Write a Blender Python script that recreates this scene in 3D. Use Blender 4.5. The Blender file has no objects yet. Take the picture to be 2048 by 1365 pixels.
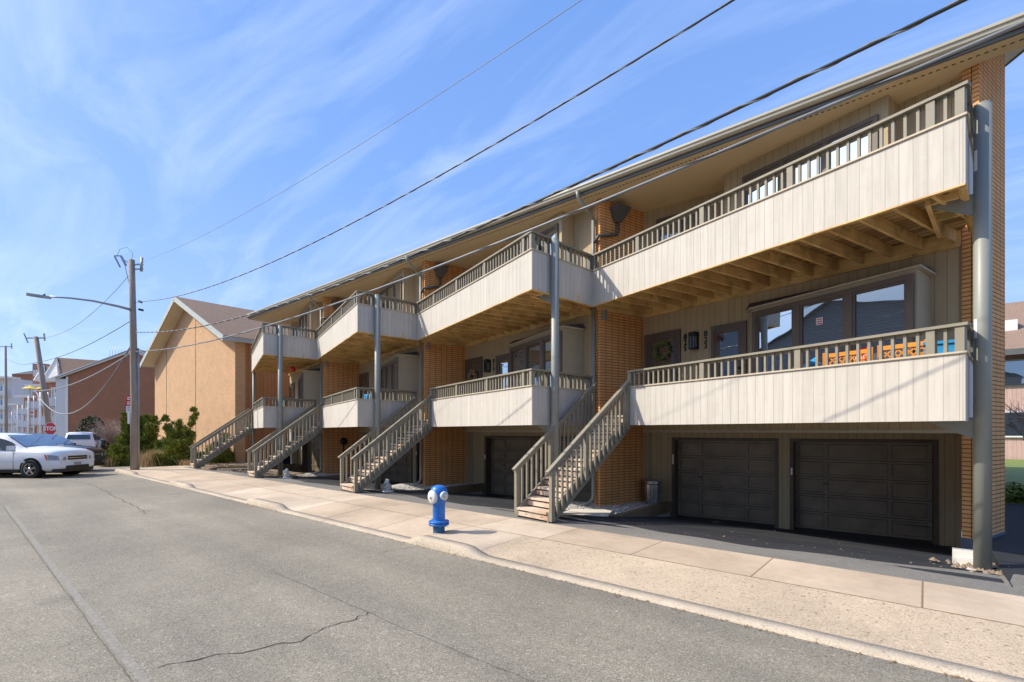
import bpy, bmesh, math, random
from mathutils import Vector, Matrix
rnd = random.Random(7)
S = bpy.context.scene
COL = S.collection

# ------------------------------------------------------------------ materials
MATS = {}
def nt(name):
    m = bpy.data.materials.new(name); m.use_nodes = True
    t = m.node_tree; b = t.nodes['Principled BSDF']
    MATS[name] = m
    return m, t, b
def N(t, kind, **kw):
    n = t.nodes.new(kind)
    for k, v in kw.items():
        if k in n.inputs: n.inputs[k].default_value = v
        else: setattr(n, k, v)
    return n
def L(t, a, b): t.links.new(a, b)
def coords(t, kind='Object', scale=(1, 1, 1), rot=0.0):
    c = N(t, 'ShaderNodeTexCoord'); mp = N(t, 'ShaderNodeMapping')
    mp.inputs['Scale'].default_value = scale; mp.inputs['Rotation'].default_value = (0, 0, rot)
    L(t, c.outputs[kind], mp.inputs['Vector']); return mp.outputs['Vector']
def ramp(t, fac, stops):
    r = N(t, 'ShaderNodeValToRGB'); e = r.color_ramp.elements
    while len(e) < len(stops): e.new(0.5)
    for k, (p, c) in enumerate(stops): e[k].position = p; e[k].color = (*c, 1) if len(c) == 3 else c
    L(t, fac, r.inputs['Fac']); return r.outputs['Color']
def noise(t, vec, scale, detail=4, rough=.55):
    n = N(t, 'ShaderNodeTexNoise'); n.inputs['Scale'].default_value = scale
    n.inputs['Detail'].default_value = detail; n.inputs['Roughness'].default_value = rough
    L(t, vec, n.inputs['Vector']); return n.outputs['Fac']
def mixc(t, fac, a, b, mode='MIX'):
    m = N(t, 'ShaderNodeMix', data_type='RGBA', blend_type=mode)
    for sock, v in ((m.inputs[0], fac), (m.inputs[6], a), (m.inputs[7], b)):
        if isinstance(v, (int, float)): sock.default_value = v
        elif isinstance(v, tuple): sock.default_value = (*v, 1)
        else: L(t, v, sock)
    return m.outputs[2]
def math_(t, op, a, b=None, c=None):
    m = N(t, 'ShaderNodeMath', operation=op)
    for k, v in enumerate((a, b, c)):
        if v is None: continue
        if isinstance(v, (int, float)): m.inputs[k].default_value = v
        else: L(t, v, m.inputs[k])
    return m.outputs[0]
def bump(t, b, h, dist=.01, strength=.5):
    n = N(t, 'ShaderNodeBump'); n.inputs['Distance'].default_value = dist; n.inputs['Strength'].default_value = strength
    L(t, h, n.inputs['Height']); L(t, n.outputs['Normal'], b.inputs['Normal'])

def paint(name, col, rough=.6, var=.12, scale=3.0, metal=0.0, bumpy=0.0, spec=None):
    m, t, b = nt(name)
    v = coords(t)
    n1 = noise(t, v, scale, 5)
    lo = tuple(c * (1 - var) for c in col); hi = tuple(min(1, c * (1 + var)) for c in col)
    c = ramp(t, n1, [(.3, lo), (.7, hi)])
    n2 = noise(t, v, scale * 14, 3)
    c = mixc(t, .25, c, mixc(t, n2, lo, hi))
    L(t, c, b.inputs['Base Color'])
    b.inputs['Roughness'].default_value = rough; b.inputs['Metallic'].default_value = metal
    if bumpy: bump(t, b, n2, .01, bumpy)
    return m

def brick(name, c1, c2, mortar, w=.203, h=.0677, off=0.0, ms=.007, tint=None, dirt=.25):
    m, t, b = nt(name)
    uv = coords(t, 'UV')
    br = N(t, 'ShaderNodeTexBrick'); br.offset = off; br.squash = 1
    br.inputs['Scale'].default_value = 1; br.inputs['Brick Width'].default_value = w; br.inputs['Row Height'].default_value = h
    br.inputs['Mortar Size'].default_value = ms; br.inputs['Mortar Smooth'].default_value = .2; br.inputs['Bias'].default_value = 0
    br.inputs['Color1'].default_value = (*c1, 1); br.inputs['Color2'].default_value = (*c2, 1); br.inputs['Mortar'].default_value = (*mortar, 1)
    L(t, uv, br.inputs['Vector'])
    n = noise(t, uv, 1.3, 5); n3 = noise(t, uv, 60, 3)
    c = mixc(t, .55, br.outputs['Color'], ramp(t, n, [(.3, tuple(x * .66 for x in c1)), (.7, tuple(min(1, x * 1.3) for x in c2))]), 'MIX')
    c = mixc(t, br.outputs['Fac'], c, mortar)
    c = mixc(t, dirt, c, ramp(t, n3, [(.35, (.25, .25, .25)), (.65, (1, 1, 1))]), 'MULTIPLY')
    L(t, c, b.inputs['Base Color']); b.inputs['Roughness'].default_value = .85
    inv = math_(t, 'SUBTRACT', 1.0, br.outputs['Fac'])
    h_ = math_(t, 'ADD', inv, math_(t, 'MULTIPLY', n3, .3))
    bump(t, b, h_, .012, .8)
    return m

def siding(name, col, pitch=.2, groove=.045, stain=.3, dark=.35):
    m, t, b = nt(name)
    uv = coords(t, 'UV')
    sx = N(t, 'ShaderNodeSeparateXYZ'); L(t, uv, sx.inputs[0])
    fr = math_(t, 'FRACT', math_(t, 'DIVIDE', sx.outputs['X'], pitch))
    g = math_(t, 'LESS_THAN', fr, groove)
    sc = N(t, 'ShaderNodeMapping'); sc.inputs['Scale'].default_value = (14, .7, 1); L(t, uv, sc.inputs[0])
    streak = noise(t, sc.outputs[0], 1.5, 5)
    blot = noise(t, uv, 2.2, 6, .65)
    fine = noise(t, uv, 70, 2)
    board = N(t, 'ShaderNodeTexWhiteNoise', noise_dimensions='1D'); L(t, math_(t, 'FLOOR', math_(t, 'DIVIDE', sx.outputs['X'], pitch)), board.inputs['W'])
    c = ramp(t, streak, [(.3, tuple(x * (1 - stain * .55) for x in col)), (.62, col)])
    c = mixc(t, ramp(t, blot, [(.5, (0, 0, 0)), (.72, (stain, stain, stain))]), c, (col[0] * .66, col[1] * .62, col[2] * .54))
    c = mixc(t, .12, c, mixc(t, board.outputs['Value'], tuple(x * .55 for x in col), tuple(min(1, x * 1.3) for x in col)))
    c = mixc(t, .1, c, mixc(t, fine, (0.1, .1, .1), (1, 1, 1)), 'MULTIPLY')
    c = mixc(t, g, c, tuple(x * dark for x in col))
    L(t, c, b.inputs['Base Color']); b.inputs['Roughness'].default_value = .75
    h_ = math_(t, 'ADD', math_(t, 'SUBTRACT', 1.0, g), math_(t, 'MULTIPLY', fine, .12))
    bump(t, b, h_, .01, .7)
    return m

def wood(name, c1, c2, dark, green=0.0, knots=True, rough=.8, sc_=1.0):
    m, t, b = nt(name)
    uv = coords(t, 'UV')
    mp = N(t, 'ShaderNodeMapping'); mp.inputs['Scale'].default_value = (1.2 * sc_, 22 * sc_, 22); L(t, uv, mp.inputs[0])
    g = noise(t, mp.outputs[0], 1.6, 6, .6)
    obj = coords(t)
    big = noise(t, obj, 1.7, 4)
    c = ramp(t, g, [(.3, c1), (.6, c2)])
    c = mixc(t, ramp(t, big, [(.42, (0, 0, 0)), (.68, (.75, .75, .75))]), c, dark)
    if green: c = mixc(t, ramp(t, noise(t, obj, 3.1, 3), [(.55, (0, 0, 0)), (.7, (green, green, green))]), c, (.16, .17, .04))
    if knots:
        v = N(t, 'ShaderNodeTexVoronoi'); mk = N(t, 'ShaderNodeMapping'); mk.inputs['Scale'].default_value = (3.0, 9, 9); L(t, uv, mk.inputs[0]); L(t, mk.outputs[0], v.inputs['Vector']); v.inputs['Scale'].default_value = 1
        c = mixc(t, ramp(t, v.outputs['Distance'], [(.07, (.85, .85, .85)), (.14, (0, 0, 0))]), c, tuple(x * .35 for x in dark))
    L(t, c, b.inputs['Base Color']); b.inputs['Roughness'].default_value = rough
    bump(t, b, g, .004, .5)
    return m

def glass(name, base=(.02, .028, .035), fac=.4, striped=None, fk=1.0):
    m, t, b = nt(name)
    gl = N(t, 'ShaderNodeBsdfGlossy'); gl.inputs['Roughness'].default_value = .015; gl.inputs['Color'].default_value = (.80, .92, 1, 1)
    mx = N(t, 'ShaderNodeMixShader')
    fr = N(t, 'ShaderNodeFresnel'); fr.inputs['IOR'].default_value = 1.55
    f = math_(t, 'ADD', math_(t, 'MULTIPLY', fr.outputs[0], fk), fac)
    L(t, f, mx.inputs[0])
    if striped:
        uv = coords(t, 'UV'); sx = N(t, 'ShaderNodeSeparateXYZ'); L(t, uv, sx.inputs[0])
        fz = math_(t, 'FRACT', math_(t, 'DIVIDE', sx.outputs['Y'], .05))  # fine horizontal stripes in the pane colour
        L(t, ramp(t, fz, [(.0, tuple(x * .35 for x in striped)), (.25, striped), (.8, tuple(x * .7 for x in striped))]), b.inputs['Base Color'])
    else:
        b.inputs['Base Color'].default_value = (*base, 1)
    b.inputs['Roughness'].default_value = .5
    w = noise(t, coords(t), 1.1, 1)
    bn = N(t, 'ShaderNodeBump'); bn.inputs['Distance'].default_value = .012; bn.inputs['Strength'].default_value = .25
    L(t, w, bn.inputs['Height']); L(t, bn.outputs[0], gl.inputs['Normal'])
    out = t.nodes['Material Output']
    L(t, b.outputs[0], mx.inputs[1]); L(t, gl.outputs[0], mx.inputs[2]); L(t, mx.outputs[0], out.inputs['Surface'])
    return m

def ground_mat(name, lo, hi, speck, fine=160, big=.35, bstr=.6, patches=None, rough=.9, spk=(.62, .7)):
    m, t, b = nt(name)
    v = coords(t)
    a = noise(t, v, fine, 3, .7); c_ = noise(t, v, fine * .45, 2); bg = noise(t, v, big, 6, .6); md = noise(t, v, 6, 5, .6)
    c = ramp(t, a, [(.34, lo), (.62, hi)])
    c = mixc(t, ramp(t, c_, [(spk[0], (0, 0, 0)), (spk[1], (.8, .8, .8))]), c, speck)
    c = mixc(t, .8, c, ramp(t, bg, [(.3, (.74, .74, .74)), (.7, (1.16, 1.16, 1.15))]), 'MULTIPLY')
    c = mixc(t, .5, c, ramp(t, md, [(.3, (.84, .84, .84)), (.7, (1.1, 1.1, 1.1))]), 'MULTIPLY')
    if name == 'asphalt':
        ms = N(t, 'ShaderNodeMapping'); ms.inputs['Scale'].default_value = (.12, 1.0, 1); L(t, v, ms.inputs[0])
        c = mixc(t, .8, c, ramp(t, noise(t, ms.outputs[0], 1.1, 5, .5), [(.35, (.80, .80, .81)), (.65, (1.12, 1.11, 1.08))]), 'MULTIPLY')
        sp_ = N(t, 'ShaderNodeTexVoronoi'); sp_.inputs['Scale'].default_value = .55; L(t, v, sp_.inputs['Vector'])
        c = mixc(t, ramp(t, sp_.outputs['Distance'], [(.03, (.35, .35, .35)), (.16, (0, 0, 0))]), c, (.09, .085, .08))
    if patches: c = mixc(t, ramp(t, noise(t, v, patches[1], 3), [(.52, (0, 0, 0)), (.6, (patches[2],) * 3)]), c, patches[0])
    L(t, c, b.inputs['Base Color']); b.inputs['Roughness'].default_value = rough
    bump(t, b, a, .006, bstr)
    return m

def leafmat(name, a, b_, c_):
    m, t, b = nt(name)
    v = coords(t)
    n = noise(t, v, 9, 3); n2 = noise(t, v, 1.8, 2)
    c = ramp(t, n, [(.3, a), (.6, b_)])
    c = mixc(t, ramp(t, n2, [(.45, (0, 0, 0)), (.65, (.8, .8, .8))]), c, c_)
    L(t, c, b.inputs['Base Color']); b.inputs['Roughness'].default_value = .7
    return m

brick('brick_orange', (.88, .45, .16), (.74, .35, .12), (.17, .08, .035), ms=.007, dirt=.15)
brick('brick_gable', (.88, .55, .28), (.70, .41, .20), (.50, .31, .19), off=.5, dirt=.3, ms=.010)
brick('brick_red', (.54, .23, .105), (.40, .155, .075), (.19, .11, .08), off=.5)
brick('brick_pink', (.5, .26, .2), (.45, .22, .17), (.42, .28, .22), off=.5)
siding('siding_panel', (.60, .56, .49), .152, .045, .3, .66)
siding('siding_wall', (.50, .395, .235), .152, .05, .2, .45)
siding('siding_white', (.68, .68, .66), .2, .04, .15)
siding('siding_brown', (.43, .185, .07), .2, .09, .4, .45)
siding('siding_grey', (.20, .215, .235), .12, .05, .2)
siding('siding_pink', (.62, .42, .36), .2, .03, .2)
wood('lumber', (.62, .39, .14), (.80, .57, .26), (.42, .24, .085), .5)
wood('decking', (.26, .16, .06), (.40, .26, .11), (.16, .10, .045), .3)
wood('tread_wood', (.56, .42, .30), (.70, .58, .46), (.46, .27, .15), 0)
wood('timber', (.24, .16, .09), (.34, .23, .13), (.12, .09, .04), .4)
wood('pole_wood', (.24, .19, .15), (.36, .31, .26), (.33, .24, .16), 0, True, .9, .6)
paint('rail_paint', (.25, .225, .165), .6, .12, 4)
paint('rail_dark', (.17, .155, .12), .6, .15, 3)
paint('bay_paint', (.40, .335, .22), .65, .08)
paint('trim_beige', (.50, .43, .32), .6, .08)
paint('trim_light', (.74, .70, .62), .6, .06)
paint('soffit_paint', (.66, .56, .38), .7, .05)
paint('soffit_grey', (.60, .61, .62), .7, .05)
paint('gutter_paint', (.46, .43, .33), .45, .08)
paint('fascia_paint', (.12, .125, .12), .5, .1)
paint('downspout_paint', (.27, .27, .22), .45, .08)
paint('downspout_dark', (.09, .09, .08), .45, .1)
paint('post_paint', (.26, .27, .235), .45, .08, 2)
paint('frame_brown', (.125, .094, .066), .5, .1)
paint('garage_paint', (.24, .185, .12), .5, .3, 2.5, bumpy=.2)
paint('garage_trim', (.11, .088, .06), .6, .2)
paint('black_paint', (.012, .012, .012), .4, .1)
paint('black_metal', (.02, .02, .022), .4, .1, metal=.3)
paint('white_plastic', (.78, .78, .76), .4, .05)
paint('white_vinyl', (.8, .8, .78), .5, .03)
paint('red_paint', (.62, .03, .04), .4, .08)
paint('sign_red', (.60, .02, .035), .35, .03)
paint('blue_paint', (.015, .16, .52), .38, .35, 7, bumpy=.12)
t_ = MATS['blue_paint'].node_tree; b_ = t_.nodes['Principled BSDF']; cn_ = noise(t_, coords(t_), 26, 6, .7); old_ = b_.inputs['Base Color'].links[0].from_socket
L(t_, mixc(t_, ramp(t_, cn_, [(.62, (0, 0, 0)), (.66, (.75, .75, .75))]), old_, (.25, .30, .34)), b_.inputs['Base Color'])
paint('blue_dark', (.02, .10, .22), .6, .4, 9, bumpy=.4)
paint('hydrant_cap', (.66, .65, .62), .5, .12, 9, bumpy=.2)
paint('galvanised', (.55, .56, .55), .28, .25, 5, metal=.95)
paint('grey_metal', (.33, .34, .34), .4, .1, metal=.5)
paint('cable_black', (.03, .033, .036), .5, .2)
paint('cable_grey', (.20, .215, .225), .45, .15)
paint('plastic_blue', (.05, .34, .62), .4, .08)
paint('plastic_orange', (.70, .26, .025), .4, .06)
paint('plastic_green', (.03, .26, .12), .4, .06)
paint('cloth_black', (.025, .027, .03), .8, .2)
paint('stone_white', (.62, .60, .55), .8, .2, 20, bumpy=.4)
paint('concrete_old', (.46, .43, .38), .85, .18, 4, bumpy=.4)
paint('concrete_base', (.10, .12, .15), .85, .2, 4, bumpy=.3)
paint('car_white', (.78, .80, .82), .25, .03)
paint('car_dark', (.015, .03, .05), .2, .1)
paint('chrome', (.55, .55, .55), .2, .1, metal=1)
paint('tyre', (.018, .018, .018), .8, .2)
paint('lens', (.30, .32, .34), .1, .2)
paint('amber', (.7, .14, .03), .3, .05)
paint('yellow_paint', (.85, .62, .02), .4, .05)
paint('dead_leaf', (.27, .19, .11), .9, .35, 14)
paint('dry_grass', (.50, .36, .18), .9, .3, 8)
paint('twig', (.40, .30, .24), .9, .2, 8)
paint('bark', (.13, .10, .075), .9, .2, 8)
paint('shingle_fill', (.2, .15, .12), .9)
glass('glass_pane', fac=.25); glass('glass_striped', fac=.22, striped=(.09, .11, .12)); glass('glass_sky', fac=.5)
glass('car_glass', (.03, .05, .06), .05, fk=.35)
leafmat('juniper', (.06, .08, .012), (.33, .35, .04), (.11, .14, .02))
leafmat('hedge', (.02, .035, .012), (.05, .075, .02), (.03, .05, .015))
leafmat('hedge_bright', (.06, .11, .02), (.20, .27, .04), (.10, .16, .03))
leafmat('lawn_green', (.10, .16, .03), (.20, .26, .06), (.15, .2, .05))
ground_mat('asphalt', (.135, .12, .090), (.355, .318, .25), (.47, .43, .36), 80, .3, .9)
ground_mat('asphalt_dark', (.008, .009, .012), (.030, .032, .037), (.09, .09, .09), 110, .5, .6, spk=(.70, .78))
ground_mat('asphalt_worn', (.12, .112, .10), (.25, .235, .205), (.32, .3, .27), 100, .5, .6)
ground_mat('aggregate', (.38, .29, .19), (.60, .485, .355), (.20, .145, .10), 60, .6, .8, spk=(.62, .70))
ground_mat('concrete_kerb', (.40, .33, .24), (.57, .48, .37), (.30, .24, .18), 60, .8, .5)
ground_mat('gravel', (.30, .29, .27), (.75, .73, .70), (.12, .11, .10), 45, .8, 1.0)
ground_mat('soil', (.16, .12, .08), (.34, .26, .18), (.45, .35, .24), 50, .8, 1.0)

def concrete_slabs():
    m, t, b = nt('concrete')
    v = coords(t)
    sx = N(t, 'ShaderNodeSeparateXYZ'); L(t, v, sx.inputs[0])
    cell = math_(t, 'DIVIDE', math_(t, 'ADD', sx.outputs['X'], 200 * 1.524 + .03), 1.524)
    w = N(t, 'ShaderNodeTexWhiteNoise', noise_dimensions='1D'); L(t, math_(t, 'FLOOR', cell), w.inputs['W'])
    fr = math_(t, 'FRACT', cell)
    j = math_(t, 'LESS_THAN', fr, .011)
    fine = noise(t, v, 120, 3, .7); big = noise(t, v, .8, 6, .6); mid = noise(t, v, 9, 5, .6)
    c = ramp(t, fine, [(.3, (.46, .365, .265)), (.65, (.66, .55, .42))])
    c = mixc(t, .9, c, ramp(t, w.outputs['Value'], [(0, (.84, .81, .77)), (.5, (.98, .95, .92)), (1, (1.08, 1.09, 1.10))]), 'MULTIPLY')
    c = mixc(t, .9, c, ramp(t, big, [(.32, (.74, .71, .68)), (.66, (1.08, 1.07, 1.06))]), 'MULTIPLY')
    c = mixc(t, .4, c, ramp(t, mid, [(.3, (.8, .8, .8)), (.7, (1.1, 1.1, 1.1))]), 'MULTIPLY')
    c = mixc(t, j, c, (.22, .15, .09))
    L(t, c, b.inputs['Base Color']); b.inputs['Roughness'].default_value = .88
    bump(t, b, math_(t, 'SUBTRACT', fine, j), .006, .5)
concrete_slabs()

def shingle(name, a, b_):
    m, t, b = nt(name)
    uv = coords(t, 'UV')
    br = N(t, 'ShaderNodeTexBrick'); br.offset = .5
    br.inputs['Scale'].default_value = 1; br.inputs['Brick Width'].default_value = .3; br.inputs['Row Height'].default_value = .14
    br.inputs['Mortar Size'].default_value = .008; br.inputs['Color1'].default_value = (*a, 1); br.inputs['Color2'].default_value = (*b_, 1)
    br.inputs['Mortar'].default_value = (a[0] * .4, a[1] * .4, a[2] * .4, 1); L(t, uv, br.inputs['Vector'])
    c = mixc(t, .5, br.outputs['Color'], ramp(t, noise(t, uv, 14, 4), [(.3, tuple(x * .55 for x in a)), (.7, tuple(x * 1.3 for x in b_))]))
    L(t, c, b.inputs['Base Color']); b.inputs['Roughness'].default_value = .95
shingle('shingle_brown', (.19, .122, .082), (.27, .175, .115)); shingle('shingle_tan', (.24, .16, .115), (.30, .205, .15)); shingle('shingle_grey', (.06, .06, .065), (.09, .09, .095))

def deck_under():
    m, t, b = nt('deck_boards')
    v = coords(t, 'Object', rot=0.312)
    sx = N(t, 'ShaderNodeSeparateXYZ'); L(t, v, sx.inputs[0])
    q = math_(t, 'DIVIDE', sx.outputs['Y'], .146)
    fr = math_(t, 'FRACT', q); g = math_(t, 'LESS_THAN', fr, .1)
    w = N(t, 'ShaderNodeTexWhiteNoise', noise_dimensions='1D'); L(t, math_(t, 'FLOOR', q), w.inputs['W'])
    c = ramp(t, w.outputs['Value'], [(0, (.34, .21, .085)), (.5, (.54, .36, .16)), (1, (.66, .47, .24))])
    c = mixc(t, .5, c, ramp(t, noise(t, v, 3, 5), [(.3, (.5, .5, .5)), (.7, (1.1, 1.1, 1.1))]), 'MULTIPLY')
    c = mixc(t, g, c, (.02, .015, .01))
    L(t, c, b.inputs['Base Color']); b.inputs['Roughness'].default_value = .85
    bump(t, b, math_(t, 'SUBTRACT', 1.0, g), .01, 1)
deck_under()

# ------------------------------------------------------------------ mesh helpers
UP = Vector((0, 0, 1))
class MB:
    def __init__(s): s.v = []; s.f = []; s.uv = []; s.sm = []
    def face(s, pts, uv=None, smooth=False):
        pts = [Vector(p) for p in pts]
        if uv is None:
            n = Vector((0, 0, 0))
            for k in range(len(pts)):
                a, b = pts[k], pts[(k + 1) % len(pts)]
                n += a.cross(b)
            n.normalize()
            if abs(n.z) > .75: uv = [(p.x, p.y) for p in pts]
            else:
                t = Vector((-n.y, n.x, 0)).normalized()
                w = n.cross(t)
                if w.z < 0: w = -w
                uv = [(p.dot(t), p.dot(w)) for p in pts]
        i = len(s.v); s.v += pts; s.f.append(tuple(range(i, i + len(pts)))); s.uv += list(uv); s.sm.append(smooth)
    def box(s, x0, x1, y0, y1, z0, z1):
        s.prism([(x0, y0), (x1, y0), (x1, y1), (x0, y1)], z0, z1)
    def prism(s, poly, z0, z1, top=None):
        a = sum(poly[k][0] * poly[(k + 1) % len(poly)][1] - poly[(k + 1) % len(poly)][0] * poly[k][1] for k in range(len(poly)))
        if a < 0: poly = poly[::-1]
        lo = [Vector((p[0], p[1], z0)) for p in poly]; hi = [Vector((p[0], p[1], z1 if top is None else top(p))) for p in poly]
        s.face(hi); s.face(lo[::-1])
        n = len(poly)
        for k in range(n): s.face([lo[k], lo[(k + 1) % n], hi[(k + 1) % n], hi[k]])
    def wallseg(s, a, b, z0, z1, th=.1, off=0.0):
        """vertical slab from a to b; front side to the right hand of a->b; grows backwards by th; off pushes it forwards"""
        a = Vector((a[0], a[1])); b = Vector((b[0], b[1])); d = (b - a).normalized(); n = Vector((d.y, -d.x))
        p = [a + n * off, b + n * off, b + n * (off - th), a + n * (off - th)]
        s.prism([tuple(q) for q in p], z0, z1)
    def beam(s, p, q, w, h, up=UP):
        """bar from p to q; w across, h along up; uv runs along the bar"""
        p = Vector(p); q = Vector(q); d = (q - p); ln = d.length; d.normalize()
        side = d.cross(up)
        if side.length < 1e-4: side = d.cross(Vector((1, 0, 0)))
        side.normalize(); u = side.cross(d).normalized()
        c = [(-w / 2, -h / 2), (w / 2, -h / 2), (w / 2, h / 2), (-w / 2, h / 2)]
        P = [p + side * a + u * b for a, b in c]; Q = [q + side * a + u * b for a, b in c]
        o = rnd.random() * 7
        for k in range(4):
            j = (k + 1) % 4; wid = w if k % 2 == 0 else h
            s.face([P[j], P[k], Q[k], Q[j]], [(o, o + k * .3 + wid), (o, o + k * .3), (o + ln, o + k * .3), (o + ln, o + k * .3 + wid)])
        s.face(P, [(0, 0), (w, 0), (w, h), (0, h)]); s.face(Q[::-1], [(0, 0), (w, 0), (w, h), (0, h)])
    def tube(s, pts, r, n=10, caps=True):
        pts = [Vector(p) for p in pts]; rs = r if isinstance(r, (list, tuple)) else [r] * len(pts)
        rings = []; prev = None
        for k, p in enumerate(pts):
            d = (pts[min(k + 1, len(pts) - 1)] - pts[max(k - 1, 0)]).normalized()
            if prev is None:
                a = d.cross(UP) if abs(d.z) < .95 else d.cross(Vector((1, 0, 0)))
            else: a = prev - d * prev.dot(d)
            a.normalize(); prev = a; b = d.cross(a)
            rings.append([p + a * rs[k] * math.cos(2 * math.pi * j / n) + b * rs[k] * math.sin(2 * math.pi * j / n) for j in range(n)])
        ln = 0
        for k in range(len(rings) - 1):
            l2 = ln + (pts[k + 1] - pts[k]).length
            for j in range(n):
                m = (j + 1) % n; c = 2 * math.pi * rs[k] / n
                s.face([rings[k][j], rings[k][m], rings[k + 1][m], rings[k + 1][j]], [(ln, j * c), (ln, (j + 1) * c), (l2, (j + 1) * c), (l2, j * c)], True)
            ln = l2
        if caps: s.face(rings[0][::-1]); s.face(rings[-1])
    def lathe(s, prof, c, n=24, axis=UP, squash=(1, 1)):
        c = Vector(c); axis = Vector(axis).normalized()
        a = axis.cross(Vector((0, 1, 0)) if abs(axis.y) < .9 else Vector((1, 0, 0))).normalized(); b = axis.cross(a)
        R = [[c + axis * z + a * r * math.cos(2 * math.pi * j / n) + b * r * math.sin(2 * math.pi * j / n) for j in range(n)] for r, z in prof]
        for k in range(len(R) - 1):
            for j in range(n):
                m = (j + 1) % n
                s.face([R[k][j], R[k][m], R[k + 1][m], R[k + 1][j]], None if prof[k][0] > 1e-4 and prof[k + 1][0] > 1e-4 else [(0, 0)] * 4, True)
    def build(s, name, mat, parent=None, **props):
        me = bpy.data.meshes.new(name)
        base = world_loc(parent)
        me.from_pydata([v - base for v in s.v], [], s.f)
        uvl = me.uv_layers.new(name='UVMap'); flat = [c for p in s.uv for c in p]
        uvl.data.foreach_set('uv', flat)
        me.polygons.foreach_set('use_smooth', s.sm)
        me.materials.append(MATS[mat])
        if any(s.sm):
            bm = bmesh.new(); bm.from_mesh(me); bmesh.ops.remove_doubles(bm, verts=bm.verts, dist=1e-5); bm.to_mesh(me); bm.free()
        me.validate(); me.update()
        o = bpy.data.objects.new(name, me); COL.objects.link(o)
        if parent: o.parent = parent
        for k, v in props.items(): o[k] = v
        return o
def world_loc(o):
    p = Vector((0, 0, 0))
    while o: p += o.location; o = o.parent
    return p
def empty(name, loc, label, cat, group=None):
    o = bpy.data.objects.new(name, None); COL.objects.link(o); o.location = loc
    o['label'] = label; o['category'] = cat
    if group: o['group'] = group
    return o
def struct(mb, name, mat): return mb.build(name, mat, None, kind='structure')
def single(mb, name, mat, label, cat, group=None):
    o = mb.build(name, mat, None, label=label, category=cat)
    if group: o['group'] = group
    return o
def tree_copy(o, parent=None):
    c = o.copy(); COL.objects.link(c); c.parent = parent
    for ch in list(o.children): tree_copy(ch, c)
    return c
def text(name, body, size, mat, parent, loc, xdir, thick=.006, up=UP, align='CENTER', sx=1.0, bold=0.0, linespace=1.0):
    cu = bpy.data.curves.new(name + '_curve', 'FONT'); cu.body = body; cu.size = size; cu.align_x = align; cu.align_y = 'CENTER'
    cu.extrude = thick / 2; cu.offset = bold; cu.space_line = linespace
    tmp = bpy.data.objects.new('tmp', cu); COL.objects.link(tmp)
    dg = bpy.context.evaluated_depsgraph_get(); me = bpy.data.meshes.new_from_object(tmp.evaluated_get(dg))
    bpy.data.objects.remove(tmp); bpy.data.curves.remove(cu)
    x = Vector(xdir).normalized(); u = Vector(up); z = x.cross(u).normalized()
    M = Matrix((x * sx, u, z)).transposed().to_4x4(); M.translation = Vector(loc) - world_loc(parent)
    me.transform(M); me.materials.clear(); me.materials.append(MATS[mat]); me.name = name
    o = bpy.data.objects.new(name, me); COL.objects.link(o); o.parent = parent
    return o

def V2(x, y): return Vector((x, y))
DA = V2(.9518, -.3068)      # along a balcony front, to the right and towards the street
DD = V2(.3068, .9518)       # into the building, along the brick fins
CAMH = 1.7
# ------------------------------------------------------------------ the house row
Z_DOWN, Z_UP, SOFF = 2.05, 4.92, 7.33
P = 6.6
FLOORZ = -.5
def pt(p, dx): return V2(p[0] + dx, p[1])

def window(house, a, b, z0, z1, panes, frame_mat='frame_brown', pane_mats=None, off=.0, fw=.07, proud=.05, name='window', mull=.09):
    """framed window on the vertical plane through a,b, front to the right hand of a->b"""
    a = V2(*a); b = V2(*b); d = (b - a).normalized(); n = V2(d.y, -d.x); W = (b - a).length
    f = MB()
    def bar(u0, u1, w0, w1, pr=proud): f.wallseg(a + d * u0, a + d * u1, w0, w1, pr + .02, off + pr)
    bar(0, W, z1 - fw, z1); bar(0, W, z0, z0 + fw)
    us = [0]
    tot = sum(panes); clear = W - 2 * fw - mull * (len(panes) - 1); u = fw; spans = []
    bar(0, fw, z0 + fw, z1 - fw); bar(W - fw, W, z0 + fw, z1 - fw)
    for k, p_ in enumerate(panes):
        w = clear * p_ / tot; spans.append((u, u + w)); u += w
        if k < len(panes) - 1: bar(u, u + mull, z0 + fw, z1 - fw, proud - .004); u += mull
    fr = f.build(name, frame_mat, house)
    for k, (u0, u1) in enumerate(spans):
        s_ = MB()
        for (p0, p1, q0, q1) in ((u0, u1, z1 - fw - .035, z1 - fw), (u0, u1, z0 + fw, z0 + fw + .035), (u0, u0 + .035, z0 + fw + .035, z1 - fw - .035), (u1 - .035, u1, z0 + fw + .035, z1 - fw - .035)):
            s_.wallseg(a + d * p0, a + d * p1, q0, q1, .03, off + proud - .018)
        s_.build('sash', frame_mat, fr)
        g = MB(); A = a + d * (u0 + .03) + n * (off + .012); B = a + d * (u1 - .03) + n * (off + .012)
        g.face([(A.x, A.y, z0 + fw), (B.x, B.y, z0 + fw), (B.x, B.y, z1 - fw), (A.x, A.y, z1 - fw)])
        g.build('pane', (pane_mats or ['glass_pane'])[k % len(pane_mats or [1])], fr)
    return fr

def panel_rail(house, name, J, K, z0, u0, side_end, level):
    """one balcony: deck with panels, caps, posts, balusters, rails as children"""
    pass

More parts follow.
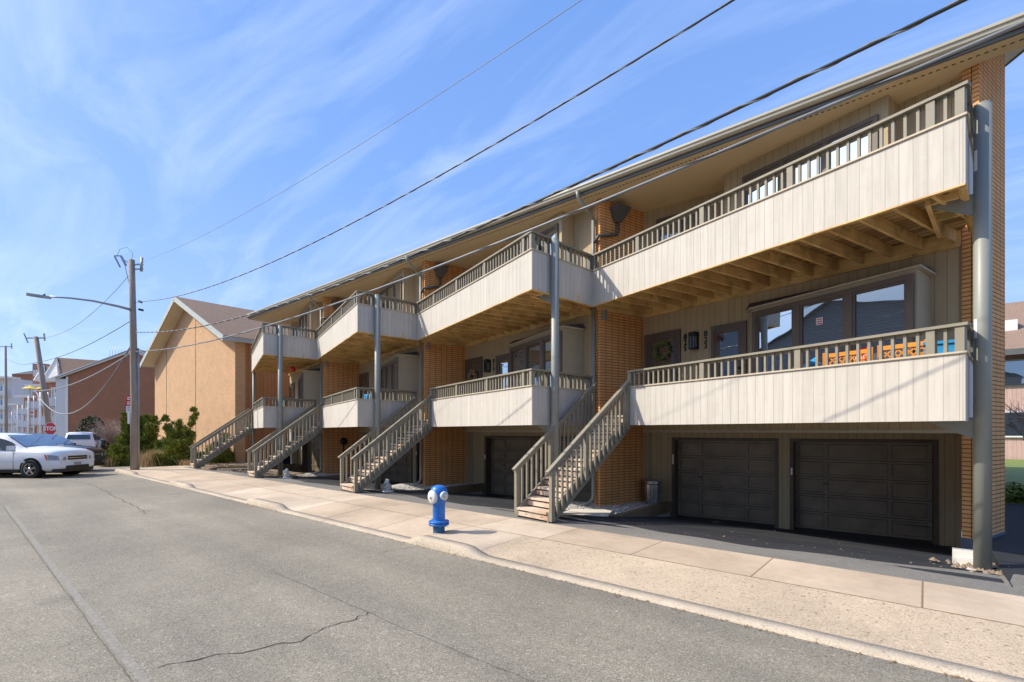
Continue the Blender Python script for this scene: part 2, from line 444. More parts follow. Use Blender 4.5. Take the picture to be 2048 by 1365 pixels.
def wreath(label, c, n, r=.2, mat='hedge_bright', seed=1):
    R = random.Random(seed); o = empty('wreath', (c[0], c[1], c[2] - r), label, 'wreath')
    x = Vector((-n[1], n[0], 0)).normalized(); nn = Vector((n[0], n[1], 0)).normalized(); c = Vector(c)
    ring = MB(); ring.tube([c + x * r * math.cos(a) + UP * r * math.sin(a) for a in [2 * math.pi * k / 20 for k in range(21)]], .018, 6, False)
    ring.build('ring', 'bark', o)
    lf = MB()
    for k in range(260):
        a = R.random() * 6.283; rr = r + R.gauss(0, .035); p = c + x * rr * math.cos(a) + UP * rr * math.sin(a) + nn * R.uniform(.0, .06)
        d = Vector((R.gauss(0, 1), R.gauss(0, 1), R.gauss(0, 1))).normalized(); e = d.cross(nn).normalized()
        lf.face([p, p + d * .035 + e * .012, p + d * .06, p + d * .03 - e * .012])
    lf.build('foliage', mat, o)
    return o

def house(i, info):
    dx = -P * i
    root = empty('townhouse', (-2.8 + dx, 10.6, FLOORZ), info['label'], 'townhouse', 'attached townhouses in the sawtooth row')
    q = lambda x, y: V2(x + dx, y)
    C = q(.625, 10.26); C1 = q(.625 - P, 10.26)
    R1 = q(-5.522, 11.669); W0 = q(.435, 10.36)
    G0 = q(-5.42, 11.98); G1 = q(.52, 12.43)
    J = q(-6.03, 9.98); K = q(.366, 7.93); J0 = q(.57, 9.98)
    U = [R1, q(-3.58, 11.81), q(-3.36, 11.09), q(-.474, 10.23), q(-.357, 10.65), q(.45, 10.47)]
    last = i == 3
    # brick fin on the right of the house
    ln = 1.25 if i == 0 else 1.48
    a = C; b = C - DA * .2
    m = MB(); rk = (lambda p_: 7.38 + .47 * (p_[1] - 9.9)) if i == 0 else None
    m.prism([tuple(a), tuple(a + DD * ln), tuple(b + DD * ln), tuple(b)], -.2 if i else .02, SOFF, rk)
    m.build('brick_pillar', 'brick_orange', root)
    if i == 0:
        m = MB(); e = .012
        m.prism([tuple(a + DA * e - DD * e), tuple(a + DA * e + DD * ln), tuple(b - DA * e + DD * ln), tuple(b - DA * e - DD * e)], -.35, .03)
        m.build('painted_base', 'concrete_base', root)
    # rear parts of the fin, clad in siding at garage level
    m = MB(); m.wallseg(R1 - DD * .0, G0, -.55, 2.0, .15)
    m.build('side_wall', 'siding_wall', root)
    # first floor wall, overhanging the garage
    m = MB(); m.wallseg(R1, W0, 1.66, 4.9, .15); m.build('entrance_wall', 'siding_wall', root)
    m = MB(); dd = (W0 - R1).normalized()
    m.wallseg(R1 + dd * .0, W0 - dd * .0, 1.66, 1.72, .04, .022); m.build('header_trim', 'trim_beige', root)
    # overhang soffit
    m = MB(); nb = V2(-(W0 - R1).y, (W0 - R1).x).normalized() * .15
    m.prism([tuple(R1 + nb), tuple(W0 + nb), tuple(q(.62, 12.5)), tuple(q(-5.45, 12.1))], 1.70, 1.95)
    m.build('overhang_soffit', 'soffit_paint', root)
    # garage wall with two openings
    gd = (G1 - G0).normalized(); gn = V2(gd.y, -gd.x)
    G = lambda u: G0 + gd * u
    op = [(.511, 2.91), (3.137, 5.626)]
    m = MB(); top = 1.53
    for u0, u1 in ((0, op[0][0]), (op[0][1], op[1][0]), (op[1][1], 5.957)): m.wallseg(G(u0), G(u1), -.6, 1.96, .12)
    for u0, u1 in op: m.wallseg(G(u0), G(u1), top, 1.96, .12)
    m.build('garage_wall', 'siding_wall', root)
    for k, (u0, u1) in enumerate(op):
        m = MB(); rec = .28; jw = .07
        m.wallseg(G(u0), G(u0 + jw), -.55, top, rec + .03, .025); m.wallseg(G(u1 - jw), G(u1), -.55, top, rec + .03, .025)
        m.wallseg(G(u0 + jw), G(u1 - jw), top - jw, top, rec + .03, .025)
        fr = m.build('garage_door_frame', 'garage_trim', root)
        d = MB(); A, B = u0 + jw, u1 - jw; z0, z1 = FLOORZ + .02, top - jw
        d.wallseg(G(A), G(B), z0, z1, .05, -rec)
        # rails and stiles leave recessed panels
        rows = 5; hh = (z1 - z0) / rows
        cols = [0, .25, .72, 1]
        for r in range(rows):
            d.wallseg(G(A), G(B), z0 + r * hh + .006, z0 + r * hh + .05, .03, -rec + .018)
            d.wallseg(G(A), G(B), z0 + (r + 1) * hh - .05, z0 + (r + 1) * hh - .006, .03, -rec + .018)
            for c_ in cols:
                uc = A + (B - A) * c_; w = .07
                lo = max(A, uc - w / 2); hi = min(B, uc + w / 2)
                if c_ == 0: hi = A + w
                if c_ == 1: lo = B - w
                d.wallseg(G(lo), G(hi), z0 + r * hh + .05, z0 + (r + 1) * hh - .05, .03, -rec + .018)
        gdn = d.build('garage_door', 'garage_paint', root)
        e = MB()  # black strips: painted shade around the recessed panels, plus the section joints
        for r in range(rows):
            for c0_, c1_ in zip(cols, cols[1:]):
                x0_ = A + (B - A) * c0_ + (.07 if c0_ == 0 else .035); x1_ = A + (B - A) * c1_ - (.07 if c1_ == 1 else .035); q0, q1 = z0 + r * hh + .05, z0 + (r + 1) * hh - .05
                for (p0, p1, s0_, s1_) in ((x0_, x1_, q1 - .012, q1), (x0_, x1_, q0, q0 + .006), (x0_, x0_ + .01, q0 + .006, q1 - .012), (x1_ - .006, x1_, q0 + .006, q1 - .012)): e.wallseg(G(p0), G(p1), s0_, s1_, .01, -rec + .006)
            if r: e.wallseg(G(A), G(B), z0 + r * hh - .006, z0 + r * hh + .006, .01, -rec + .016)
        e.build('panel_shade_and_joint', 'black_paint', gdn)
        h = MB(); c0 = G(A + (B - A) * .25) + gn * (-rec + .04); h.beam((c0.x - .05, c0.y, .55), (c0.x + .06, c0.y, .53), .02, .02); h.build('handle', 'black_metal', gdn)
        kp = MB(); c0 = G(u0 + .035) + gn * .03; kp.beam((c0.x, c0.y, .72 if i or k else .85), (c0.x, c0.y, .88 if i or k else 1.1), .035, .02, Vector((0, 1, 0))); kp.build('keypad', 'white_plastic', fr)
    # upper walls, stepped
    for k in range(5):
        m = MB(); m.wallseg(U[k], U[k + 1], 4.92, SOFF, .12); m.build('upper_wall', 'siding_wall', root)
    # doors of the entrance floor
    d = (W0 - R1).normalized(); n = V2(d.y, -d.x); E = lambda u, o=0: R1 + d * u + n * o
    for k, (u0, u1, pm) in enumerate(((.06, 1.10, 'glass_pane'), (1.894, 2.70, 'glass_sky'))):
        z0, z1 = Z_DOWN, 4.14 if k == 0 else 4.05
        m = MB(); w = .085
        for (p0, p1, q0, q1) in ((u0, u1, z1 - w, z1), (u0, u0 + w, z0, z1 - w), (u1 - w, u1, z0, z1 - w)): m.wallseg(E(p0), E(p1), q0, q1, .06, .045)
        fr = m.build('front_door', 'frame_brown', root)
        m = MB(); w2 = .1
        for (p0, p1, q0, q1) in ((u0 + w, u1 - w, z1 - w - w2, z1 - w), (u0 + w, u0 + w + w2, z0, z1 - w - w2), (u1 - w - w2, u1 - w, z0, z1 - w - w2), (u0 + w + w2, u1 - w - w2, z0, z0 + .3)): m.wallseg(E(p0), E(p1), q0, q1, .04, .03)
        m.build('door_leaf', 'frame_brown', fr)
        g = MB(); A, B = E(u0 + w + w2, .012), E(u1 - w - w2, .012); g.face([(A.x, A.y, z0 + .3), (B.x, B.y, z0 + .3), (B.x, B.y, z1 - w - w2), (A.x, A.y, z1 - w - w2)]); g.build('pane', pm, fr)
        h = MB(); c0 = E(u1 - w - .05, .06); h.lathe([(0, .0), (.03, .005), (.03, .03), (0, .035)], (c0.x, c0.y, z0 + 1.0), 10, (n.x, n.y, 0)); h.build('handle', 'black_metal', fr)
    # house numbers and lantern
    X3 = (d.x, d.y, 0)
    for uu, s_, zc in ((1.22, info['nums'][0], 3.79), (1.745, info['nums'][1], 3.78)):
        if s_:
            c0 = E(uu, .012)
            nb_ = empty if False else None
            for r, ch in enumerate(s_):
                text('house_number', ch, .18, 'black_paint', root, (c0.x, c0.y, zc + .14 - r * .14), X3, .012, bold=.003)
    # bay window
    B0, B1, B2, B3 = E(2.72, 0), q(-2.72, 10.84), q(-.10, 9.745), E(5.72, 0)
    m = MB(); m.prism([tuple(B0), tuple(B1), tuple(B2), tuple(B3)], 1.9, 4.22)
    bay = m.build('bay_wall', 'bay_paint', root)
    bd = (B2 - B1).normalized(); bn = V2(bd.y, -bd.x)
    Q = lambda u, o=0: B1 + bd * u + bn * o
    W = (B2 - B1).length
    m = MB()
    tw = .045
    c0 = [tuple(B0 + n * .02 - d * .06), tuple(Q(-.04, tw)), tuple(Q(W + .07, tw)), tuple(B3 + n * .02 + d * .08)]
    m.prism(c0, 4.22, 4.25); m.build('bay_trim', 'trim_beige', root)
    m = MB(); m.v  # little dark roof over the bay
    rp = [Vector((*p, 4.252)) for p in c0]; ri = [Vector((*(B0 + n * .01 + d * .03), 4.40)), Vector((*(B3 + n * .01 - d * .03), 4.40))]
    m.face([rp[1], rp[2], ri[1], ri[0]]); m.face([rp[0], rp[1], ri[0]]); m.face([rp[2], rp[3], ri[1]]); m.face([rp[3], rp[2], rp[1], rp[0]]); m.face([rp[0], ri[0], ri[1], rp[3]])
    m.build('bay_roof', 'shingle_grey', root)
    window(root, Q(.03), Q(W - .03), 2.62, 4.14, [1, 1, 1.0], off=.0, fw=.085, proud=.06, mull=.13, pane_mats=['glass_sky', 'glass_striped', 'glass_striped'] if i == 0 else (['glass_striped', 'glass_pane', 'glass_sky'] if i == 1 else ['glass_pane', 'glass_striped', 'glass_pane']))
    m = MB(); m.wallseg(Q(.0), Q(W), 2.50, 2.615, .03, .045); m.build('bay_sill', 'rail_dark', root)
    # upper sliding door
    u_ = (U[3] - U[2]).normalized()
    window(root, U[2] + u_ * .45, U[3] - u_ * .13, 5.0, 7.06, [1, 1, 1], pane_mats=['glass_sky', 'glass_sky', 'glass_sky'], proud=.05, name='sliding_door')
    u_ = (U[1] - U[0]).normalized()
    window(root, U[0] + u_ * .35, U[0] + u_ * 1.6, 5.0, 7.04, [1, 1], pane_mats=['glass_pane'], proud=.05, name='sliding_door')
    # ---- balconies
    def balcony(lower):
        zb = 1.82 if lower else 4.67
        zt = zb + .815; zr = 3.0 if lower else 5.875
        dz = Z_DOWN - .02 if lower else Z_UP - .02
        F = (K - J); LF = F.length; fd = F.normalized(); fn = V2(fd.y, -fd.x)
        SD = (J0 - K); LS = SD.length; sd = SD.normalized(); sn = V2(sd.y, -sd.x)
        Ji = J - fn * .045; Ki = K - fn * .045 - sn * .04; J0i = J0 - sn * .045
        if lower: poly = [Ji, Ki, J0i, W0, R1]
        else: poly = [Ji, Ki, J0i, W0, q(.5, 12.55), q(-5.45, 12.55), R1]
        m = MB(); m.prism([tuple(p) for p in poly], dz - .04, dz)
        bal = m.build('balcony', 'deck_boards', root)
        u0 = 1.2 if lower else 0.0
        f0 = J + fd * u0
        m = MB(); m.wallseg(f0, K + fd * .0, zb, zt, .03, .0)
        m.build('front_panel', 'siding_panel', bal)
        m = MB(); m.wallseg(K + sd * .002, J0, zb, zt, .03, .0)
        m.build('side_panel', 'siding_panel', bal)
        # rims behind the panels and a thin dark foot
        m = MB(); m.beam((*(f0 - fn * .055), zb + .13), (*(K - fn * .055 - fd * .04), zb + .13), .04, .25); m.beam((*(K - sn * .055 + sd * .06), zb + .13), (*(J0 - sn * .055), zb + .13), .04, .25)
        if not lower:
            m.beam((*(f0 - fn * .02), zb - .012), (*(K - fn * .02), zb - .012), .06, .02); m.beam((*(K - sn * .02 + sd * .04), zb - .012), (*(J0 - sn * .02), zb - .012), .06, .02)
        m.build('rim_beam', 'lumber' if not lower else 'rail_dark', bal)
        m = MB(); m.beam((*(f0 - fn * .012), zt + .012), (*(K + fn * .0 - fn * .012 + fd * .02), zt + .012), .075, .024); m.build('panel_cap', 'trim_beige', bal)
        m = MB(); m.beam((*(K - sn * .012 + sd * .03), zt + .012), (*(J0 - sn * .012), zt + .012), .075, .024); m.build('panel_cap', 'trim_beige', bal)
        # handrails
        rh = .036
        m = MB(); m.beam((*(f0 - fn * .03 - fd * .02), zr - rh / 2), (*(K - fn * .03 + fd * .03), zr - rh / 2), .13, rh); m.beam((*(f0 - fn * .05), zr - rh - .022), (*(K - fn * .05 - fd * .03), zr - rh - .022), .03, .04); m.build('handrail', 'rail_paint', bal)
        m = MB(); m.beam((*(K - sn * .03 + sd * .07), zr - rh / 2 - .001), (*(J0 - sn * .03), zr - rh / 2 - .001), .13, rh); m.beam((*(K - sn * .05 + sd * .08), zr - rh - .023), (*(J0 - sn * .05), zr - rh - .023), .03, .04); m.build('handrail', 'rail_paint', bal)
        posts = [u for u in ((1.22, 3.045, 4.76, 6.385, LF - .05) if lower else (.06, 1.45, 3.045, 4.645, 6.385, LF - .05))]
        def baluster(P0, dd_, nn_, w=.035, d_=.038, nm='baluster', mt='rail_paint'):
            m = MB(); c = P0 - nn_ * .03; dv = Vector((dd_.x, dd_.y, 0))
            m.beam((*c, zt + .022), (*c, zr - rh - .004), d_, w, dv); m.build(nm, mt, bal)
        for u in posts: baluster(J + fd * u, fd, fn, .09, .09, 'rail_post')
        for k in range(len(posts) - 1):
            g = posts[k + 1] - posts[k]; c = max(1, round(g / .134))
            for t_ in range(1, c):
                baluster(J + fd * (posts[k] + g * t_ / c), fd, fn)
        sp = [.5, 1.25, LS - .06]
        for u in sp: baluster(K + sd * u, sd, sn, .09, .09, 'rail_post', 'rail_dark')
        allp = [.05] + sp
        for k in range(len(allp) - 1):
            g = allp[k + 1] - allp[k]; c = max(1, round(g / .145))
            for t_ in range(1, c): baluster(K + sd * (allp[k] + g * t_ / c), sd, sn)
        if not lower:
            # joists run from the front rim to the wall
            ch = (W0 - R1)
            k = 0; u = .28
            while u < LF - .12:
                p0 = J + fd * u - fn * .08
                # distance along DD to wall chord
                det = DD.x * (-ch.y) + ch.x * DD.y; r = R1 - p0; t1 = (r.x * (-ch.y) + ch.x * r.y) / det
                det2 = DD.x * (-SD.y) + SD.x * DD.y; r2 = K - p0; t2 = (r2.x * (-SD.y) + SD.x * r2.y) / det2
                t_ = min(t1 - .05, (t2 - .05) if t2 > 0 else 99)
                if t_ > .15:
                    p1 = p0 + DD * t_; m = MB(); m.beam((*p0, dz - .04 - .1), (*p1, dz - .04 - .1), .042, .19); m.build('joist', 'lumber', bal)
                u += .4065
            cd = ch.normalized(); cn = V2(cd.y, -cd.x)
            m = MB(); m.beam((*(R1 + cn * .03), dz - .18), (*(W0 + cn * .03), dz - .18), .045, .26); m.build('ledger', 'lumber', bal)
            # beam on the fin side, along the next fin
            if not last:
                m = MB(); o_ = C1 + DA * .03 - DD * .1; m.beam((*o_, dz - .17), (*(o_ + DD * 1.5), dz - .17), .045, .25); m.build('ledger', 'lumber', bal)
            # short blocking close to the outer corner
            for u in (.45, .8, 1.15):
                p0 = K - sn * .08 + sd * u; p1 = p0 - sn * .28; m = MB(); m.beam((*p0, dz - .15), (*p1, dz - .15), .042, .17); m.build('blocking', 'lumber', bal)
            m = MB(); m.beam((*(K - sn * .38 + sd * .35), dz - .16), (*(K - sn * .38 + sd * 1.75), dz - .2), .05, .2); m.build('blocking', 'lumber', bal)
        # steel bracket to the column
        m = MB(); zc = zb + .0; c = q(.55, 8.5); e1 = K - sn * .02 + sd * .35
        pa = Vector((*(V2(*c) + V2(-.08, 0)), zc + .05)); w = Vector((0, .02, 0))
        tri = [pa, pa + Vector((-.5, 0, 0)), pa + Vector((-.5, 0, -.02)), pa + Vector((0, 0, -.28))]
        for s_ in (0, 1):
            pp = [p_ + w * s_ for p_ in tri]; m.face(pp if s_ == 0 else pp[::-1])
        for k in range(4): m.face([tri[k], tri[(k + 1) % 4], tri[(k + 1) % 4] + w, tri[k] + w][::-1])
        m.build('bracket', 'post_paint', bal)
        return bal
    bl = balcony(True); bu = balcony(False)
    # steel column
    m = MB(); c = (.55 + dx, 8.5); zz = -.06
    m.tube([(c[0], c[1], zz - .1), (c[0], c[1], 5.80)], .087, 28); col = m.build('steel_column', 'post_paint', root)
    m = MB(); m.lathe([(.087, 5.8), (.087, 5.815), (.07, 5.83), (0, 5.832)], (c[0], c[1], 0), 28); m.build('cap', 'post_paint', col)
    if i == 0:
        for z0, z1, a0 in ((2.87 - .0, 3.11, -2.75), (4.98, 5.24, -2.72)):
            m = MB(); pts = [(c[0] + .0885 * math.cos(a0 + t_ * .13), c[1] + .0885 * math.sin(a0 + t_ * .13)) for t_ in range(5)]
            for k in range(4): m.face([(*pts[k], z0), (*pts[k + 1], z0), (*pts[k + 1], z1), (*pts[k], z1)])
            m.build('sticker', 'white_vinyl', col)
    # ---- downspout on the fin
    m = MB(); o_ = C - DA * .14 - DD * .07
    if i > 0 or True:
        top = [(o_.x - .16, 9.74, 7.40), (o_.x - .16, 9.78, 7.28), (o_.x - .10, 9.90, 7.12), (o_.x - .02, o_.y, 6.85)]
        if i == 0: pass
        else:
            m.tube(top, .042, 10); m.tube([(o_.x - .02, o_.y, 6.87), (o_.x - .02, o_.y, 5.0)], .045, 10)
            dsp = m.build('downspout', 'downspout_paint', root)
            m = MB(); m.tube([(o_.x - .02, o_.y, 5.02), (o_.x - .02, o_.y, .12), (o_.x - .03, o_.y - .02, 0.02), (o_.x - .10, o_.y - .12, -.08), (o_.x - .20, o_.y - .25, -.11)], .043, 10); m.build('lower_pipe', 'downspout_paint', dsp)
            # scupper box on the brick side
            s0 = C + DD * .52 + DA * .03
            m = MB()
            def fr(z, w, dd_): return [Vector((*(s0 - DD * w + DA * 0), z)), Vector((*(s0 - DD * w + DA * dd_), z)), Vector((*(s0 + DD * w + DA * dd_), z)), Vector((*(s0 + DD * w), z))]
            Ls = [fr(7.18, .22, .26), fr(7.12, .22, .26), fr(6.82, .07, .10)]
            for a_, b_ in zip(Ls, Ls[1:]):
                for k in range(4): m.face([a_[(k + 1) % 4], a_[k], b_[k], b_[(k + 1) % 4]])
            m.face(Ls[0]); m.face(Ls[-1][::-1])
            p0 = s0 + DA * .05
            m.tube([(*p0, 6.86), (*p0, 6.62), (*(p0 - DD * .06), 6.52), (*(p0 - DD * .35 - DA * .02), 6.44), (*(p0 - DD * .58 - DA * .05), 6.40), (o_.x, o_.y, 6.28)], .042, 10)
            m.build('scupper', 'downspout_dark', root)
            # grey floodlight box
            l0 = C + DD * .1 + DA * .05
            m = MB(); m.beam((*(l0), 4.38), (*(l0), 4.58), .09, .09, Vector((DD.x, DD.y, 0))); m.beam((*(l0 - DA * .04), 4.6), (*(l0 + DA * .06), 4.6), .05, .04); m.build('floodlight', 'grey_metal', root)
    # ---- roof section
    x0, x1 = dx - P + .6, dx + .6
    if i == 0: x1 = 1.51
    if last: x0 = -26.0
    sl = .47; yr = 18.5; ye = 9.86
    zs = lambda y: 7.36 + sl * (y - 9.9)
    m = MB()
    prof = [(ye, zs(ye) + .05), (ye, zs(ye) + .17), (yr, zs(yr) + .17), (27.2, zs(ye) + .17), (27.2, zs(ye) + .05), (yr, zs(yr) + .05)]
    for x_, rev in ((x0, 0), (x1, 1)):
        f_ = [Vector((x_, y, z)) for y, z in prof]; m.face(f_[:3] + [f_[5]] if rev else (f_[:3] + [f_[5]])[::-1]); m.face([f_[5], f_[2], f_[3], f_[4]] if rev else [f_[4], f_[3], f_[2], f_[5]])
    for k in range(6):
        a_, b_ = prof[k], prof[(k + 1) % 6]; m.face([(x0, *a_), (x0, *b_), (x1, *b_), (x1, *a_)])
    m.build('roof', 'shingle_brown', root)
    xs1 = min(x1, .62) if i == 0 else x1
    m = MB(); m.box(x0, x1, 9.905, 10.26, SOFF, SOFF + .025); m.box(x0, xs1, 10.26, 12.6, SOFF, SOFF + .025); so = m.build('eave_soffit', 'soffit_paint', root)
    m = MB(); k_ = x0
    while k_ < x1 - .05:
        m.box(k_ + .01, k_ + .055, 10.04, 10.065, SOFF - .004, SOFF + .002); k_ += .09
    m.build('vent_strip', 'black_paint', so)
    m = MB(); m.box(x0, x1, 9.86, 9.90, SOFF - .0, SOFF + .2); m.build('fascia', 'fascia_paint', root)
    g = MB()
    gp = [(9.855, 7.40), (9.80, 7.40), (9.765, 7.43), (9.755, 7.475), (9.735, 7.49), (9.735, 7.535), (9.75, 7.54), (9.75, 7.50), (9.855, 7.48)]
    for k in range(len(gp)):
        a_, b_ = gp[k], gp[(k + 1) % len(gp)]; g.face([(x0, *a_), (x0, *b_), (x1, *b_), (x1, *a_)])
    g.face([(x0, *p_) for p_ in gp][::-1]); g.face([(x1, *p_) for p_ in gp])
    g.build('gutter', 'gutter_paint', root)
    if i == 0:
        m = MB()  # raked overhang past the end wall
        f_ = [(x_, y, zs(y) + .045) for x_, y in ((.55, 10.24), (1.505, 10.24), (1.505, yr), (.55, yr))]; m.face(f_[::-1]); m.face([(a_[0], a_[1], a_[2] + .004) for a_ in f_]); m.build('rake_soffit', 'soffit_grey', root)
        m = MB(); m.face([(1.515, ye, zs(ye) + .01), (1.515, yr, zs(yr) + .01), (1.515, yr, zs(yr) + .19), (1.515, ye, zs(ye) + .19)][::1]); m.face([(1.535, ye, zs(ye) + .01), (1.535, yr, zs(yr) + .01), (1.535, yr, zs(yr) + .19), (1.535, ye, zs(ye) + .19)][::-1]); m.face([(1.515, ye, zs(ye) + .01), (1.535, ye, zs(ye) + .01), (1.535, yr, zs(yr) + .01), (1.515, yr, zs(yr) + .01)]); m.build('bargeboard', 'fascia_paint', root)
        m = MB(); m.prism([(.55, 12.5), (.85, 11.42), (.95, 11.42), (.95, 27.0), (.8, 27.0), (.8, 12.5)], -.5, 7.4, top=None); e_ = m.build('end_wall', 'brick_orange', root)
        m = MB(); m.face([(.945, 11.42, 7.38), (.945, 27, 7.38), (.945, 18.5, 11.38), (.945, 11.42, 8.08)]); m.build('gable_wall', 'brick_orange', root)
    if last:
        m = MB(); m.prism([tuple(R1), tuple(R1 + V2(.15, 0)), (R1.x + .15, 27.0), (R1.x, 27.0)], -.5, 7.36); m.build('end_wall', 'siding_white', root)
        m = MB(); m.tube([(-25.75, 10.05, -.2), (-25.75, 10.05, 4.9)], .06, 14); m.build('steel_column', 'post_paint', root)
    m = MB(); m.box(x0 + .3 if last else x0, min(x1, .8), 26.8, 27.0, -.5, 7.36); m.build('rear_wall', 'siding_wall', root)
    return root

INFO = [dict(label='attached townhouse nearest the camera, numbered 825 and 823, with the end brick pillar and double brown garage doors', nums=('825', '823')),
        dict(label='second townhouse along the row, numbered 821 and 819, with its timber-bottomed balcony behind the blue hydrant', nums=('821', '819')),
        dict(label='third townhouse along the row, two balconies above a shaded driveway, between 821 and the end unit', nums=('', '')),
        dict(label='far end townhouse of the beige balconied row, beside the tan brick gable building', nums=('', ''))]
INFO[0]['label'] = 'nearest townhouse, numbered 825 and 823, ending in a brick pillar and grey column'
INFO[1]['label'] = 'second townhouse along the row, numbered 821 and 819, behind the blue hydrant'
INFO[2]['label'] = 'third townhouse along the balconied row, next to the one at the far end'
HOUSES = [house(i, INFO[i]) for i in range(4)]

# ---- lanterns, wreaths and things hung on the houses
def wallpt(i, u, off=0):
    R1 = V2(-5.522 - P * i, 11.669); W0 = V2(.435 - P * i, 10.36); d = (W0 - R1).normalized(); n = V2(d.y, -d.x)
    return R1 + d * u + n * off, d, n
def lantern(i, label):
    c, d, n = wallpt(i, 1.48, .0)
    o = empty('wall_lantern', (c.x, c.y, 3.59), label, 'lamp', 'black wall lanterns between the front doors')
    m = MB(); X = Vector((d.x, d.y, 0)); Nn = Vector((n.x, n.y, 0)); c3 = Vector((c.x, c.y, 0))
    def bx(u0, u1, o0, o1, z0, z1, mm): mm.prism([tuple((c + d * u0 + n * o0)), tuple(c + d * u1 + n * o0), tuple(c + d * u1 + n * o1), tuple(c + d * u0 + n * o1)], z0, z1)
    bx(-.09, .09, .0, .02, 3.59, 3.99, m); bx(-.08, .08, .02, .16, 3.89, 3.99, m); bx(-.08, .08, .02, .16, 3.59, 3.63, m)
    for s_ in (-.08, .065): bx(s_, s_ + .015, .145, .16, 3.63, 3.89, m)
    bx(-.008, .008, .145, .16, 3.63, 3.89, m)
    m.build('frame', 'black_metal', o)
    m = MB(); bx(-.065, .065, .03, .14, 3.63, 3.89, m); m.build('glass', 'glass_striped', o)
lantern(0, 'black lantern on the wall between the numbers 825 and 823')
lantern(1, 'black lantern on the wall between the numbers 821 and 819')
c, d, n = wallpt(0, .6, .06); wreath('round yellow-green wreath hanging on the glass door of number 825', (c.x, c.y, 3.68), (n.x, n.y), .2, 'hedge_bright', 3)
c, d, n = wallpt(1, .6, .06); wreath('straw-coloured flower wreath on the door of number 821', (c.x, c.y, 3.5), (n.x, n.y), .19, 'dry_grass', 4)
c, d, n = wallpt(0, 2.1, .06)
m = MB()
for k in range(90):
    p = Vector((c.x, c.y, 3.78)) + Vector((rnd.gauss(0, .05), -.02 + rnd.gauss(0, .02), rnd.gauss(0, .06))); a = Vector((rnd.gauss(0, 1), rnd.gauss(0, 1), rnd.gauss(0, 1))).normalized() * .03; b = a.cross(UP).normalized() * .015
    m.face([p, p + a + b, p + a * 1.8, p + a - b])
paint('dried_flower', (.22, .05, .03), .8, .4, 20)
m.v = [Vector((c.x, c.y, 3.72)) + (v - Vector((c.x, c.y, 3.72))) * .7 for v in m.v]
single(m, 'door_bouquet', 'dried_flower', 'small bunch of red flowers on the glass door of number 823', 'decoration')
# window stickers
B1 = V2(-2.72, 10.84); B2 = V2(-.10, 9.745); bd = (B2 - B1).normalized(); bn = V2(bd.y, -bd.x)
def Q(u, o=0): return B1 + bd * u + bn * o
m = MB(); c = Q(2.05, .03); xs = [(-.5, .38), (-.42, .5), (0, .44), (.42, .5), (.5, .38), (.42, .1), (.46, -.2), (.3, -.42), (0, -.5), (-.3, -.42), (-.46, -.2), (-.42, .1)]
sz = .27
fr = [Vector((c.x + bd.x * a * sz, c.y + bd.y * a * sz, 2.98 + b * sz)) for a, b in xs]; off = Vector((bn.x, bn.y, 0)) * -.006
m.face(fr); m.face([p + off for p in fr][::-1])
for k in range(len(fr)): m.face([fr[k], fr[k] + off, fr[(k + 1) % len(fr)] + off, fr[(k + 1) % len(fr)]])
st = empty('window_decal', (c.x, c.y, 2.85), 'red shield-shaped alarm decal low in the bay window of the nearest house', 'sticker')
m.build('shield', 'sign_red', st)
for k, (w_, s_) in enumerate((('THE', .055), ("SLOMIN'S", .055), ('SHIELD', .06))):
    c2 = Q(2.05, .034); text('lettering', w_, s_, 'white_vinyl', st, (c2.x, c2.y, 3.045 - k * .055), (bd.x, bd.y, 0), .003, bold=.002)
m = MB(); c = Q(1.32, .03); w = Q(1.44, .03); m.prism([tuple(c), tuple(w), tuple(w - bn * .004), tuple(c - bn * .004)], 3.62, 3.75)
st = empty('window_decal', (c.x, c.y, 3.6), 'small square white and red decal high in the middle bay pane', 'sticker'); m.build('backing', 'white_vinyl', st)
m = MB()
for r in range(3):
    a, b = Q(1.335, .034), Q(1.425, .034); m.prism([tuple(a), tuple(b), tuple(b - bn * .003), tuple(a - bn * .003)], 3.63 + r * .04, 3.65 + r * .04)
m.build('print', 'sign_red', st)

